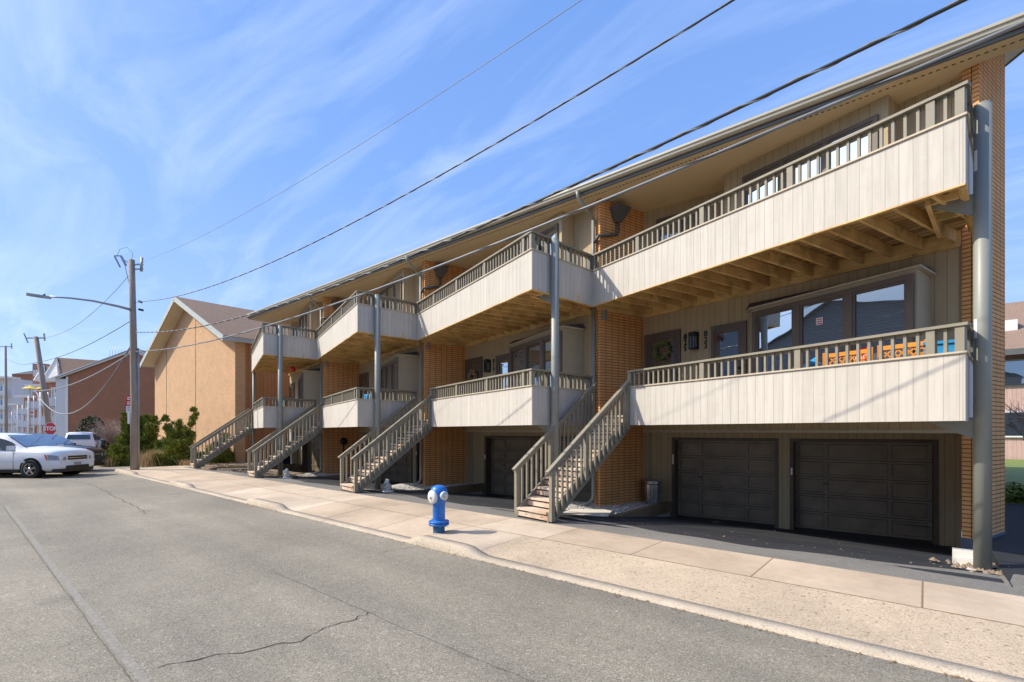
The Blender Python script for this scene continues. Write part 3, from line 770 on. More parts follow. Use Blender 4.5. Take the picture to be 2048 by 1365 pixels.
# ------------------------------------------------------------------ staircases
def stair(label):
    BL = V2(-6.18, 7.36); BR = V2(-5.31, 7.22); d = V2(.151, .988).normalized(); n = V2(d.y, -d.x)
    BR = BL + n * .9
    root = empty('wooden_staircase', (BL.x, BL.y, 0), label, 'staircase', 'wooden staircases rising from the pavement to the balconies')
    rise, run = .186, .25; nst = 11
    sl = rise / run
    for s_, B in ((0, BL), (1, BR)):
        o = B + n * (.02 if s_ == 0 else -.02)
        m = MB(); top = 2.5
        poly = [(0, -.0), (.0, .17), (0.0, .17), (top, .17 + top * sl), (top, top * sl - .15), (.2, 0.0)]
        poly = [(0, 0), (0, .16), (top, .16 + top * sl), (top, top * sl - .14), (.19, 0)]
        for sg in (0, 1):
            f = [Vector((*(o + d * a + n * (.02 if sg else -.02)), b)) for a, b in poly]; m.face(f if sg else f[::-1], [(a, b) for a, b in (poly if sg else poly[::-1])])
        for k in range(5):
            a, b = poly[k], poly[(k + 1) % 5]; m.face([Vector((*(o + d * a[0] - n * .02), a[1])), Vector((*(o + d * b[0] - n * .02), b[1])), Vector((*(o + d * b[0] + n * .02), b[1])), Vector((*(o + d * a[0] + n * .02), a[1]))])
        m.build('stringer', 'rail_paint', root)
        o2 = B + n * (-.02 if s_ == 0 else .02)
        r0 = .97
        h = MB(); h.beam((*(o2 - d * .06), r0 - .06 * sl), (*(o2 + d * 2.46), r0 + 2.46 * sl), .09, .04); h.beam((*(o2 + d * .03), r0 - .07 + .03 * sl), (*(o2 + d * 2.45), r0 - .07 + 2.45 * sl), .035, .07); h.build('handrail', 'rail_paint', root)
        us = [.05 + k * .137 for k in range(18)]
        for k, u in enumerate(us):
            big = k in (0, 7, 17)
            w = .09 if big else .038
            z0 = max(.03, u * sl - .02) if not big else (.02 if k == 0 else u * sl - .04); z1 = r0 + u * sl - .1 + (.05 if big else 0)
            oo = o2 + n * (-.02 if s_ == 0 else .02)
            m = MB(); m.beam((*(oo + d * u), z0), (*(oo + d * u), z1), w, .038 if not big else .07, Vector((n.x, n.y, 0)))
            if not big:  # pointed foot
                cc = oo + d * u
                m.face([Vector((*(cc - d * w / 2), z0)), Vector((*(cc + d * w / 2), z0 + .001)), Vector((*(cc + d * w * .4), z0 - .05))])
            m.build('newel' if big else 'baluster', 'rail_paint', root)
    for k in range(nst):
        z = rise * (k + 1); u0 = run * k - .03
        a = BL + n * .04; b = BR - n * .04
        m = MB()
        for q_ in (0, 1):
            uu = u0 + .07 + q_ * .14; m.beam((*(a + d * uu), z - .02), (*(b + d * uu), z - .02), .134, .038)
        m.build('tread', 'tread_wood', root)
        m = MB(); m.beam((*(a + d * (u0 + .05)), z - .115), (*(b + d * (u0 + .05)), z - .115), .022, .09); m.build('riser', 'tread_wood', root)
    return root
SLAB = ['wooden staircase nearest the camera, climbing to number 825 between the hydrant and the metal bin',
        'second wooden staircase, rising beyond the blue hydrant with a white bear statue at its side',
        'third wooden staircase, in front of the dark wheeled bin', 'farthest wooden staircase, beside the green shrubs and tan brick wall']
st0 = stair(SLAB[0])
for i in range(1, 4):
    s_ = tree_copy(st0); s_.location.x -= P * i; s_['label'] = SLAB[i]

# ------------------------------------------------------------------ ground
BIGX = 420
g = MB()
pit = (-26.4, .72, 7.17, 12.6)
gz = -.20
for x0, x1, y0, y1 in ((-BIGX, pit[0], pit[2], pit[3]), (pit[1], BIGX, pit[2], pit[3]), (-BIGX, BIGX, pit[3], BIGX), (-BIGX, BIGX, -BIGX, pit[2])):
    g.face([(x0, y0, gz), (x1, y0, gz), (x1, y1, gz), (x0, y1, gz)])
struct(g, 'ground', 'soil')
r = MB(); KY = 4.90
RZ = -.13
r.face([(-BIGX, -9, RZ), (120, -9, RZ), (120, KY, RZ), (-BIGX, KY, RZ)]); r.face([(-140, KY, RZ), (-27.6, KY, RZ), (-27.6, 5.4, RZ), (-29.2, 8.4, RZ), (-33, 60, RZ), (-140, 60, RZ)][::1])
struct(r, 'road', 'asphalt')
# fresh overlay strip edge and seams
def nub(x):
    v = 0
    for a, b in ((-6.35, -4.95), (-12.95, -11.2), (-19.5, -17.6), (-27.6, -24.6)):
        v = max(v, min(1, max(0, (x - a) / .28 + .5)) * min(1, max(0, (b - x) / .45 + .5)))
    return v * v * (3 - 2 * v)
def az(x, y):
    t = min(1, max(0, (6.08 - y) / 1.0)); return -.10 * t * (1 - nub(x))
xs = []; x = -27.6
while x < 30: xs.append(x); x += .14 if x < 2 else 1.0
def sheet(name, mat, x0, x1, ys, zf, lift=0):
    m = MB(); X = [v for v in xs if x0 < v < x1]; X = [x0] + X + [x1]
    for a, b in zip(X, X[1:]):
        for c, e in zip(ys, ys[1:]): m.face([(a, c, zf(a, c) + lift), (b, c, zf(b, c) + lift), (b, e, zf(b, e) + lift), (a, e, zf(a, e) + lift)], None, True)
    return struct(m, name, mat)
sheet('sidewalk', 'concrete', -27.6, 30, [6.08, 7.17], lambda x, y: 0)
sheet('apron_pavement', 'concrete', -27.6, -4.95, [5.08, 5.4, 5.75, 6.076], az)
sheet('aggregate_pavement', 'aggregate', -4.946, 30, [5.08, 5.4, 5.75, 6.076], az)
m = MB(); X = xs
for a, b in zip(X, X[1:]):
    prof = lambda x: [(KY - .03, RZ - .02), (KY - .02, az(x, 5.08) - .016), (KY + .02, az(x, 5.08) + .002), (5.076, az(x, 5.08) + .004), (5.078, az(x, 5.08) - .1)]
    pa, pb = prof(a), prof(b)
    for k in range(4): m.face([(a, *pa[k]), (b, *pb[k]), (b, *pb[k + 1]), (a, *pa[k + 1])], None, True)
struct(m, 'kerb', 'concrete_kerb')
m = MB(); m.prism([(-27.6, 5.08), (-27.6, 7.17), (-32.5, 60), (-27.9, 60), (-27.5, 30), (-26.4, 8.6), (-26.4, 7.172), (-27.55, 7.172)], -.18, -.004); struct(m, 'corner_sidewalk', 'concrete_kerb')
m = MB(); m.box(-27.6, 30, 7.10, 7.168, -.3, -.004); struct(m, 'sidewalk_edge', 'concrete_kerb')
# driveway apron dipping to the garages
def dz(y):
    pts = [(7.17, -.008), (7.9, -.03), (9.2, -.12), (10.3, -.26), (12.0, FLOORZ), (13.5, FLOORZ)]
    for (a, za), (b, zb) in zip(pts, pts[1:]):
        if y <= b: return za + (zb - za) * (y - a) / (b - a)
    return FLOORZ
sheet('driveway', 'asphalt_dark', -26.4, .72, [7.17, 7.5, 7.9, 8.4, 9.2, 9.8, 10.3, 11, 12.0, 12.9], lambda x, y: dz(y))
m = MB()
X = [v for v in xs if -26.3 < v < 30]
for a, b in zip(X, X[1:]):
    e = lambda x: 8.05 + .22 * math.sin(x * .95 + .6) + .05 * math.sin(x * 4.1)
    ya, yb = e(a), e(b)
    za = (lambda y, x: dz(y) + .004 if x < .72 else -.004)
    m.face([(a, 7.172, za(7.172, a)), (b, 7.172, za(7.172, b)), (b, 7.6, za(7.6, b)), (a, 7.6, za(7.6, a))]); m.face([(a, 7.6, za(7.6, a)), (b, 7.6, za(7.6, b)), (b, yb, za(yb, b)), (a, ya, za(ya, a))])
struct(m, 'asphalt_strip', 'asphalt_worn')
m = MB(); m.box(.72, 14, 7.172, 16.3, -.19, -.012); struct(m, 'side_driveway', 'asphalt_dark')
# cracks and seams in the road
paint('crack_fill', (.045, .042, .038), .9, .2)
def crack(pts, w, z=RZ + .004, name='road_crack', mat='black_paint', jit=.03, seed=1):
    R = random.Random(seed); m = MB(); P_ = []
    for (a, b) in zip(pts, pts[1:]):
        a = V2(*a); b = V2(*b); n_ = max(2, int((b - a).length / .06))
        for k in range(n_): P_.append(a.lerp(b, k / n_))
    P_.append(V2(*pts[-1])); off = 0; out = []
    for k, p_ in enumerate(P_):
        off = off * .85 + R.gauss(0, jit * .5); d_ = (P_[min(k + 1, len(P_) - 1)] - P_[max(k - 1, 0)]).normalized(); nn = V2(-d_.y, d_.x)
        ww = w * (R.uniform(.3, 1.2) if w < .03 else R.uniform(.85, 1.1)); out.append((p_ + nn * (off + ww / 2), p_ + nn * (off - ww / 2)))
    for a, b in zip(out, out[1:]): m.face([(*a[1], z), (*b[1], z), (*b[0], z), (*a[0], z)])
    return struct(m, name, mat)
crack([(-4.5, 1.05), (-4.4, 1.3), (-4.22, 2.0), (-4.3, 2.75)], .013, mat='crack_fill', jit=.05, seed=3)
crack([(-6.2, 4.2), (-6.1, 4.87)], .008, seed=4)
paint('seam_dark', (.15, .14, .118), .9, .3, 30); paint('seam_light', (.25, .232, .195), .9, .35, 30)
crack([(-6.5, 2.74), (8, 2.80)], .011, name='road_seam', mat='seam_dark', jit=.01, seed=6)
crack([(-17, .93), (-1.0, .93)], .07, name='road_seam', mat='seam_light', jit=.003, seed=7)
crack([(-17, .87), (-1.0, .87)], .012, z=RZ + .008, name='road_seam', mat='seam_dark', jit=.004, seed=8)
crack([(-22, 3.2), (-13, 2.9)], .03, name='road_seam', mat='seam_dark', jit=.03, seed=9)
m = MB(); R = random.Random(4)
# joints in the apron, and the kerb crack
for x_ in (-9.4, -15.6, -22.2):
    for c_, e_ in ((5.09, 5.4), (5.4, 5.75), (5.75, 6.07)): m.face([(x_, c_, az(x_, c_) + .004), (x_ + .016, c_, az(x_, c_) + .004), (x_ + .016, e_, az(x_, e_) + .004), (x_, e_, az(x_, e_) + .004)])
struct(m, 'pavement_joint', 'seam_dark')
crack([(-27, 6.078), (30, 6.078)], .016, z=.003, name='pavement_joint', mat='timber', jit=.002, seed=12)
# litter of dead leaves on the driveway and bits of debris
m = MB()
for k in range(420):
    x_ = R.uniform(-25, .4); y_ = min(11.5, 7.95 + abs(R.gauss(0, .5))) if k % 3 else R.uniform(8, 11.8)
    z_ = dz(y_) + .012; a = R.random() * 6.28; s_ = R.uniform(.008, .024); u = Vector((math.cos(a), math.sin(a), R.uniform(-.3, .5))) * s_; v = Vector((-math.sin(a), math.cos(a), 0)) * s_ * .6
    p_ = Vector((x_, y_, z_)); m.face([p_ - u, p_ - v, p_ + u, p_ + v])
m.build('fallen_leaves', 'dead_leaf', None, kind='stuff')
m = MB()
for k in range(1200):
    x_ = R.uniform(-24, 12); y_ = KY - .02 - abs(R.gauss(0, .035)); s_ = R.uniform(.004, .014); p_ = Vector((x_, y_, RZ + s_ * .5)); m.face([p_ + Vector((-s_, 0, 0)), p_ + Vector((0, -s_, 0)), p_ + Vector((s_, 0, 0)), p_ + Vector((0, 0, s_))]); m.face([p_ + Vector((-s_, 0, 0)), p_ + Vector((0, 0, s_)), p_ + Vector((0, s_, 0))])
m.build('gutter_grit', 'dead_leaf', None, kind='stuff')

# raised timber beds beside each brick fin
BEDL = ['raised timber-edged gravel bed beside the nearest staircase, under the metal bin', 'raised timber-edged gravel bed by the second brick pillar behind the hydrant', 'raised timber-edged gravel bed by the third brick pillar and pale statue', 'raised planting bed with dry leaves under the farthest staircase']
for i in range(4):
    ox = -P * i
    o = empty('planter_bed', (ox - 5.7, 9.5, -.3), BEDL[i], 'planter', 'timber edged beds between the driveways')
    tz = -.10 if i < 3 else .0
    poly = [(-6.35 + ox, 8.1), (-5.35 + ox, 8.75), (-5.0 + ox, 9.45), (-4.95 + ox, 11.95), (-5.4 + ox, 12.0), (-5.95 + ox, 10.9), (-7.3 + ox, 10.4)]
    m = MB(); m.prism(poly, -.55, tz - .03); m.build('gravel_fill', 'gravel' if i < 3 else 'soil', o)
    for a, b in zip(poly[:3], poly[1:4]):
        for r_ in range(2):
            m = MB(); zc = tz - .04 - r_ * .13 - .02; m.beam((*a, zc), (*b, zc), .13, .125); m.build('edging', 'timber', o)
    m = MB()
    for k in range(700):
        while True:
            x_ = R.uniform(-7, -4.95); y_ = R.uniform(8.3, 11.9)
            if (x_ > -5.9 or y_ < 10.5) and x_ < -5.1 - (9.4 - y_ if y_ < 9.4 else 0) * .9 and x_ > -6.3 - max(0, y_ - 8.8) * .3: break
        s_ = R.uniform(.012, .04); p_ = Vector((x_ + ox, y_, tz - .03 + s_ * .3))
        c6 = [p_ + Vector((R.uniform(.6, 1) * s_ * math.cos(q_), R.uniform(.6, 1) * s_ * math.sin(q_), 0)) for q_ in (0, 1.25, 2.5, 3.77, 5)]; t_ = p_ + Vector((0, 0, s_ * .6))
        for q_ in range(5): m.face([c6[q_], c6[(q_ + 1) % 5], t_])
    g_ = m.build('gravel', 'gravel' if i < 3 else 'dead_leaf', o); g_['kind'] = 'stuff'
    if i == 0:
        m = MB(); m.prism([(-5.95, 8.5), (-5.05, 9.0), (-5.35, 9.75), (-6.1, 9.2)], -.1, -.075); single(m, 'flat_board', 'trim_light', 'weathered pale board lying on the gravel bed beside the nearest staircase', 'board')
# concrete footing and vinyl block at the end column
m = MB(); m.box(.30, .60, 8.74, 8.95, -.2, .10); m.box(.34, .56, 8.60, 8.75, -.2, .02); m.box(.36, .54, 8.44, 8.61, -.2, -.05)
m.v = [v + Vector((-.02, .0, 0)) for v in m.v]
single(m, 'drain_block', 'trim_light', 'pale stepped concrete block at the foot of the end column', 'block')
m = MB()
for k in range(60):
    a = R.uniform(0, 6.28); rr = R.uniform(.1, .55); s_ = R.uniform(.02, .07); p_ = Vector((.62 + rr * math.cos(a), 8.6 + rr * .7 * math.sin(a), -.05)); c6 = [p_ + Vector((R.uniform(.6, 1) * s_ * math.cos(q_), R.uniform(.6, 1) * s_ * math.sin(q_), 0)) for q_ in (0, 1.25, 2.5, 3.77, 5)]; t_ = p_ + Vector((0, 0, s_ * .7))
    for q_ in range(5): m.face([c6[q_], c6[(q_ + 1) % 5], t_])
m.build('rubble', 'soil', None, kind='stuff')

# ------------------------------------------------------------------ hydrant
HX, HY = -6.2, 5.36
o = empty('fire_hydrant', (HX, HY, 0), 'blue fire hydrant with two white caps standing on the kerb corner', 'fire hydrant')
m = MB(); m.lathe([(.098, -.02), (.098, .12)], (HX, HY, 0), 28); m.build('standpipe', 'blue_dark', o)
m = MB(); m.lathe([(.098, .12), (.160, .122), (.172, .13), (.172, .15), (.160, .158), (.13, .162), (.160, .164), (.172, .17), (.172, .187), (.160, .193), (.12, .198), (.104, .21)], (HX, HY, 0), 32)
for k in range(8):
    a = k * math.pi / 4 + .2; m.lathe([(0, .105), (.013, .105), (.013, .12)], (HX + .145 * math.cos(a), HY + .145 * math.sin(a), 0), 6); m.lathe([(.013, .19), (.013, .205), (0, .205)], (HX + .145 * math.cos(a), HY + .145 * math.sin(a), 0), 6)
m.build('flange', 'blue_paint', o)
m = MB(); m.lathe([(.104, .20), (.104, .45), (.110, .48), (.130, .52), (.143, .56), (.147, .64), (.142, .70), (.122, .745), (.09, .772), (.05, .787), (0, .79)], (HX, HY, 0), 32)
m.build('barrel', 'blue_paint', o)
# nozzles: big one to the left-front, small one to the right-front
def nozzle(ang, r, ln, z):
    ax = Vector((math.cos(ang), math.sin(ang), 0)); c = Vector((HX, HY, z))
    m = MB(); m.lathe([(r * .9, .04), (r * .9, ln - .01)], c, 24, ax); nz = m.build('nozzle', 'blue_paint', o)
    m = MB(); m.lathe([(r * .9, ln - .02), (r, ln - .018), (r * 1.03, ln), (r, ln + .022), (r * .85, ln + .034), (r * .3, ln + .042), (.022, ln + .042), (.020, ln + .062), (0, ln + .063)], c, 28, ax); m.build('cap', 'hydrant_cap', nz)
tc = math.atan2(-HY, -HX)
nozzle(tc - .95, .112, .125, .60); nozzle(tc + .62, .072, .140, .625)

# ------------------------------------------------------------------ bins, statues, toys
def trash_can():
    cx, cy, z0 = -5.22, 11.62, -.13
    cx, cy = -5.16, 11.45
    o = empty('trash_can', (cx, cy, z0), 'galvanised ribbed metal bin with its lid on, beside the brown garage door', 'trash can')
    m = MB(); n = 36; H = .62
    def ring(z, r): return [Vector((cx + (r + (.012 if k % 4 < 2 else -.006)) * math.cos(2 * math.pi * k / n), cy + (r + (.012 if k % 4 < 2 else -.006)) * math.sin(2 * math.pi * k / n), z)) for k in range(n)]
    zs_ = [(z0 + .05, .175), (z0 + .5, .205)]
    a, b = ring(*zs_[0]), ring(*zs_[1])
    for k in range(n): m.face([a[k], a[(k + 1) % n], b[(k + 1) % n], b[k]])
    m.lathe([(0, z0), (.172, z0), (.178, z0 + .05)], (cx, cy, 0), 40); m.lathe([(.205, z0 + .5), (.215, z0 + .51), (.215, z0 + .56), (.21, z0 + .57)], (cx, cy, 0), 40)
    m.build('body', 'galvanised', o)
    m = MB(); m.lathe([(.225, z0 + .55), (.23, z0 + .56), (.23, z0 + .585), (.20, z0 + .60), (.12, z0 + .625), (0, z0 + .635)], (cx, cy, 0), 40); lid = m.build('lid', 'galvanised', o)
    m = MB(); m.tube([(cx - .05, cy, z0 + .625), (cx - .04, cy, z0 + .665), (cx + .04, cy, z0 + .665), (cx + .05, cy, z0 + .625)], .008, 6); m.build('handle', 'galvanised', lid)
    for s_ in (-1, 1):
        m = MB(); m.tube([(cx + .1 * s_ * 0 + .2 * s_ * .7, cy - .15, z0 + .46), (cx + .2 * s_ * .75, cy - .2, z0 + .42), (cx + .2 * s_ * .55, cy - .21, z0 + .42), (cx + .2 * s_ * .5, cy - .18, z0 + .46)], .007, 6); m.build('handle', 'galvanised', o)
trash_can()
m = MB(); bx_, by_ = -5.25 - 2 * P - P, 11.2
o = empty('wheeled_bin', (bx_, by_, -.3), 'dark blue wheeled bin in the shade behind the third staircase', 'wheeled bin')
m.prism([(bx_ - .26, by_ - .28), (bx_ + .26, by_ - .28), (bx_ + .26, by_ + .28), (bx_ - .26, by_ + .28)], -.25, .7); paint('bin_blue', (.01, .02, .05), .4, .1); m.build('body', 'bin_blue', o)
m = MB(); m.prism([(bx_ - .29, by_ - .31), (bx_ + .29, by_ - .31), (bx_ + .29, by_ + .3), (bx_ - .29, by_ + .3)], .7, .76); m.prism([(bx_ - .24, by_ - .24), (bx_ + .24, by_ - .24), (bx_ + .24, by_ + .2), (bx_ - .24, by_ + .2)], .76, .8); m.build('lid', 'bin_blue', o)
for s_ in (-.22, .22):
    m = MB(); m.lathe([(0, -.03), (.1, -.03), (.1, .03), (0, .03)], (bx_ + s_, by_ + .27, -.2), 14, (1, 0, 0)); m.build('wheel', 'tyre', o)

def statue(x, y, z, label):
    m = MB()
    def blob(c, r, sx=1, sz=1, n=12):
        c = Vector(c)
        for a in range(n // 2):
            t0, t1 = math.pi * a / (n // 2), math.pi * (a + 1) / (n // 2)
            for b in range(n):
                p0, p1 = 2 * math.pi * b / n, 2 * math.pi * (b + 1) / n
                f = lambda t, p: c + Vector((r * sx * math.sin(t) * math.cos(p), r * math.sin(t) * math.sin(p), r * sz * math.cos(t)))
                m.face([f(t0, p0), f(t1, p0), f(t1, p1), f(t0, p1)], [(0, 0)] * 4, True)
    o = empty('animal_statue', (x, y, z), label, 'statue', 'pale seated animal statues beside the stairs')
    blob((x, y, z + .16), .13, .95, 1.25); blob((x, y - .05, z + .36), .095, 1, 1); blob((x, y - .14, z + .33), .045)
    for s_ in (-1, 1):
        blob((x + s_ * .065, y - .03, z + .45), .03); blob((x + s_ * .09, y - .12, z + .05), .05, .8, 1); blob((x + s_ * .10, y - .09, z + .22), .04, .8, 1.6)
    c0 = Vector((x, y, z)); m.v = [c0 + (v - c0) * .78 for v in m.v]; m.build('figure', 'stone_white', o)
    m = MB(); m.lathe([(0, z - .03), (.16, z - .03), (.16, z + .03), (0, z + .03)], (x, y, 0), 16); m.build('plinth', 'stone_white', o)
statue(-11.75, 8.25, -.05, 'pale seated bear statue at the foot of the second staircase')
statue(-17.75, 8.1, -.05, 'pale seated bear statue near the third staircase and grey post')

# play set on the lower balcony of the nearest house
def onfront(u, back, z):
    J = V2(-6.03, 9.98); p_ = J + DA * u + DD * back; return Vector((p_.x, p_.y, z))
o = empty('toy_playset', onfront(5.6, .5, Z_DOWN), 'orange lattice panels of a plastic toy set on the lower balcony', 'toy')
def lattice(u0, u1, back, z0, z1, mat='plastic_orange'):
    m = MB(); a = onfront(u0, back, 0); b = onfront(u1, back, 0)
    f = lambda t, z: Vector((a.x + (b.x - a.x) * t, a.y + (b.y - a.y) * t, z))
    for z in (z0, z1): m.beam(f(0, z), f(1, z), .05, .06)
    for t in (0, 1): m.beam(f(t, z0), f(t, z1 + .05), .07, .07, Vector((1, 0, 0)))
    W_ = (b - a).length; Hh = z1 - z0; st_ = .09; k = -Hh
    while k < W_:
        for sg in (0, 1):
            x0, x1 = k, k + Hh; q0, q1 = 0, Hh
            if x0 < 0: q0 = -x0; x0 = 0
            if x1 > W_: q1 = Hh - (x1 - W_); x1 = W_
            if x1 > x0:
                zz0, zz1 = (z0 + q0, z0 + q1) if sg == 0 else (z1 - q0, z1 - q1)
                m.beam(f(x0 / W_, zz0), f(x1 / W_, zz1), .018, .018)
        k += st_
    return m.build('lattice_panel', mat, o)
lattice(4.95, 5.55, .45, 2.35, 2.86); lattice(5.6, 6.15, .65, 2.35, 2.9)
o = empty('toy_tricycle', onfront(4.7, .4, Z_DOWN), 'light blue ride-on plastic toy on the lower balcony next to the orange lattice', 'toy')
m = MB(); c = onfront(4.72, .38, 0)
m.tube([c + Vector((-.2, .05, 2.25)), c + Vector((-.1, .0, 2.60)), c + Vector((.12, -.02, 2.78)), c + Vector((.2, -.02, 2.66))], [.12, .11, .08, .05], 10); m.tube([c + Vector((.05, -.12, 2.76)), c + Vector((.05, .12, 2.8))], .035, 8); m.build('body', 'plastic_blue', o)
for s_ in (-.22, .15):
    m = MB(); m.lathe([(0, -.04), (.13, -.04), (.13, .04), (0, .04)], c + Vector((s_, 0, 2.18)), 16, (.3, .95, 0)); m.build('wheel', 'plastic_blue', o)
o = empty('storage_tub', onfront(6.35, .6, Z_DOWN), 'blue plastic tub standing at the end of the lower balcony', 'tub')
m = MB(); a = onfront(6.15, .55, 0); m.box(a.x, a.x + .42, a.y, a.y + .4, Z_DOWN, 2.86); m.build('body', 'plastic_blue', o); m = MB(); m.box(a.x - .02, a.x + .44, a.y - .02, a.y + .42, 2.86, 2.90); m.build('lid', 'plastic_blue', o)
# covered grill on the upper balcony of the second house
g0 = V2(-6.6 + .366, 7.93) + V2(-.55, .75)
m = MB(); m.prism([(g0.x - .3, g0.y - .2), (g0.x + .3, g0.y - .2), (g0.x + .3, g0.y + .22), (g0.x - .3, g0.y + .22)], Z_UP, 5.75); m.prism([(g0.x - .22, g0.y - .14), (g0.x + .22, g0.y - .14), (g0.x + .22, g0.y + .16), (g0.x - .22, g0.y + .16)], 5.75, 5.88)
single(m, 'covered_grill', 'cloth_black', 'grill under a black cover on the upper balcony of the second house', 'grill')
# green chair on the far balcony, red hanging pot
def chair(x, y, z, mat, label):
    o = empty('patio_chair', (x, y, z), label, 'chair')
    m = MB(); m.box(x - .24, x + .24, y - .24, y + .22, z + .4, z + .44); m.build('seat', mat, o)
    m = MB()
    for k in range(5): m.beam((x - .2 + k * .1, y + .22, z + .44), (x - .2 + k * .1, y + .3, z + .95), .05, .02)
    m.beam((x - .25, y + .31, z + .95), (x + .25, y + .31, z + .95), .03, .06); m.build('backrest', mat, o)
    for a in (-.22, .22):
        for b in (-.22, .2): m = MB(); m.beam((x + a, y + b, z), (x + a, y + b, z + .4), .04, .04); m.build('leg', mat, o)
    for a in (-.26, .26): m = MB(); m.beam((x + a, y - .25, z + .63), (x + a, y + .24, z + .63), .05, .025); m.beam((x + a, y - .22, z + .4), (x + a, y - .22, z + .62), .03, .03); m.build('armrest', mat, o)
chair(-20.6, 8.9, Z_DOWN, 'plastic_green', 'green plastic chair on the lower balcony of the far end house')
chair(-1.0 - P, 9.0, Z_DOWN, 'black_metal', 'black metal chair on the lower balcony of the second house')
chair(-2.2 - 2 * P, 9.6, Z_DOWN, 'plastic_blue', 'blue chair on the lower balcony of the third house')
o = empty('hanging_lantern', (-21.2, 9.9, 4.3), 'small red lantern hanging under the far end balcony', 'lantern')
m = MB(); m.lathe([(0, 4.3), (.09, 4.33), (.13, 4.42), (.09, 4.52), (0, 4.55)], (-21.2, 9.9, 0), 14); m.build('globe', 'red_paint', o); m = MB(); m.tube([(-21.2, 9.9, 4.54), (-21.2, 9.9, 4.87)], .006, 5); m.build('cord', 'black_paint', o)
c_ = V2(.625 - 3 * P, 10.26) + DD * .8 + DA * .03
o = empty('wall_ornament', (c_.x, c_.y, .9), 'dark metal ornament on the third brick pillar behind the stairs', 'ornament')
m = MB(); m.lathe([(0, -.01), (.16, -.01), (.16, .02), (0, .02)], (c_.x, c_.y, 1.25), 14, (DA.x, DA.y, 0)); m.build('plate', 'black_metal', o); m = MB(); m.tube([(c_.x, c_.y, 1.1), (c_.x, c_.y, .5)], .02, 6); m.build('rod', 'black_metal', o)

# ------------------------------------------------------------------ poles, lamp, wires
def CW(X, Z): return V2(X * .7598 - Z * .6501, X * .6501 + Z * .7598)
PX, PY = -26.2, 5.31
o = empty('utility_pole', (PX, PY, 0), 'tall weathered wooden pole on the street corner carrying the wires and lamp arm', 'utility pole')
m = MB(); tp = CW(-.45, 0); top = Vector((PX + tp.x * .3, PY + tp.y * .3, 9.15))
m.tube([(PX, PY, -.2), (PX, PY, 3), (PX + tp.x * .15, PY + tp.y * .15, 6), tuple(top)], [.165, .15, .13, .115], 16); m.build('shaft', 'pole_wood', o)
cx_ = CW(1, 0)   # picture-right direction in the world
m = MB()
for z in (8.75, 8.95): m.beam(top + Vector((cx_.x * -.1, cx_.y * -.1, z - 9.15)), top + Vector((cx_.x * .5, cx_.y * .5, z - 9.15)), .05, .05)
m.tube([top + Vector((cx_.x * .42, cx_.y * .42, -.5)), top + Vector((cx_.x * .45, cx_.y * .45, .1))], .05, 8); m.build('insulator', 'grey_metal', o)
m = MB(); a = top + Vector((cx_.x * -.75, cx_.y * -.75, .18)); m.beam(a, a + Vector((cx_.x * .25, cx_.y * .25, -.5)), .05, .05); m.beam(a + Vector((cx_.x * .28, cx_.y * .28, .0)), a + Vector((cx_.x * .5, cx_.y * .5, -.42)), .07, .07); m.beam(a, a + Vector((cx_.x * .28, cx_.y * .28, 0)), .04, .04); m.beam(a + Vector((cx_.x * .45, cx_.y * .45, -.2)), top + Vector((0, 0, -.2)), .03, .03)
m.beam(a + Vector((cx_.x * .45, cx_.y * .45, -.4)), top + Vector((0, 0, -1.5)), .02, .02)
m.build('fuse_cutout', 'grey_metal', o)
m = MB(); m.tube([a + Vector((cx_.x * .1, cx_.y * .1, .0)), a + Vector((cx_.x * .25, cx_.y * .25, .3)), a + Vector((cx_.x * .55, cx_.y * .55, .38)), a + Vector((cx_.x * .8, cx_.y * .8, .1)), top], .008, 5); m.build('jumper', 'cable_black', o)
m = MB(); e = Vector((cx_.x * .17, cx_.y * .17, 0)); m.tube([Vector((PX, PY, 0)) + e, Vector((PX, PY, 3.2)) + e, Vector((PX, PY, 5.3)) + e * .9], .035, 8); m.build('conduit', 'grey_metal', o)
m = MB(); m.beam((PX + e.x, PY + e.y, 7.35), (PX + e.x * 1.9, PY + e.y * 1.9, 7.3), .05, .09); m.beam((PX + e.x, PY + e.y, 7.0), (PX + e.x * 2.2, PY + e.y * 2.2, 6.95), .05, .09); m.build('bracket', 'black_metal', o)
l = empty('street_lamp', (PX, PY - .1, 6.8), 'street lamp with a flat head on a long curved arm fixed to the corner pole', 'street lamp')
m = MB(); m.tube([(PX, PY - .1, 6.95), (PX, PY - .6, 7.02), (PX, PY - 1.4, 7.08), (PX, PY - 2.1, 7.05), (PX, PY - 2.7, 6.98)], [.055, .05, .04, .035, .03], 10); m.build('arm', 'grey_metal', l)
m = MB(); m.prism([(PX - .09, PY - 3.35), (PX + .09, PY - 3.35), (PX + .12, PY - 3.0), (PX + .08, PY - 2.65), (PX - .08, PY - 2.65), (PX - .12, PY - 3.0)], 6.90, 6.98); hd = m.build('lamp_head', 'grey_metal', l)
m = MB(); m.lathe([(0, 6.98), (.04, 6.98), (.04, 7.05), (0, 7.05)], (PX, PY - 2.85, 0), 10); m.build('photocell', 'black_metal', hd)
m = MB(); m.box(PX - .07, PX + .07, PY - 3.25, PY - 2.9, 6.885, 6.9); m.build('lens', 'lens', hd)
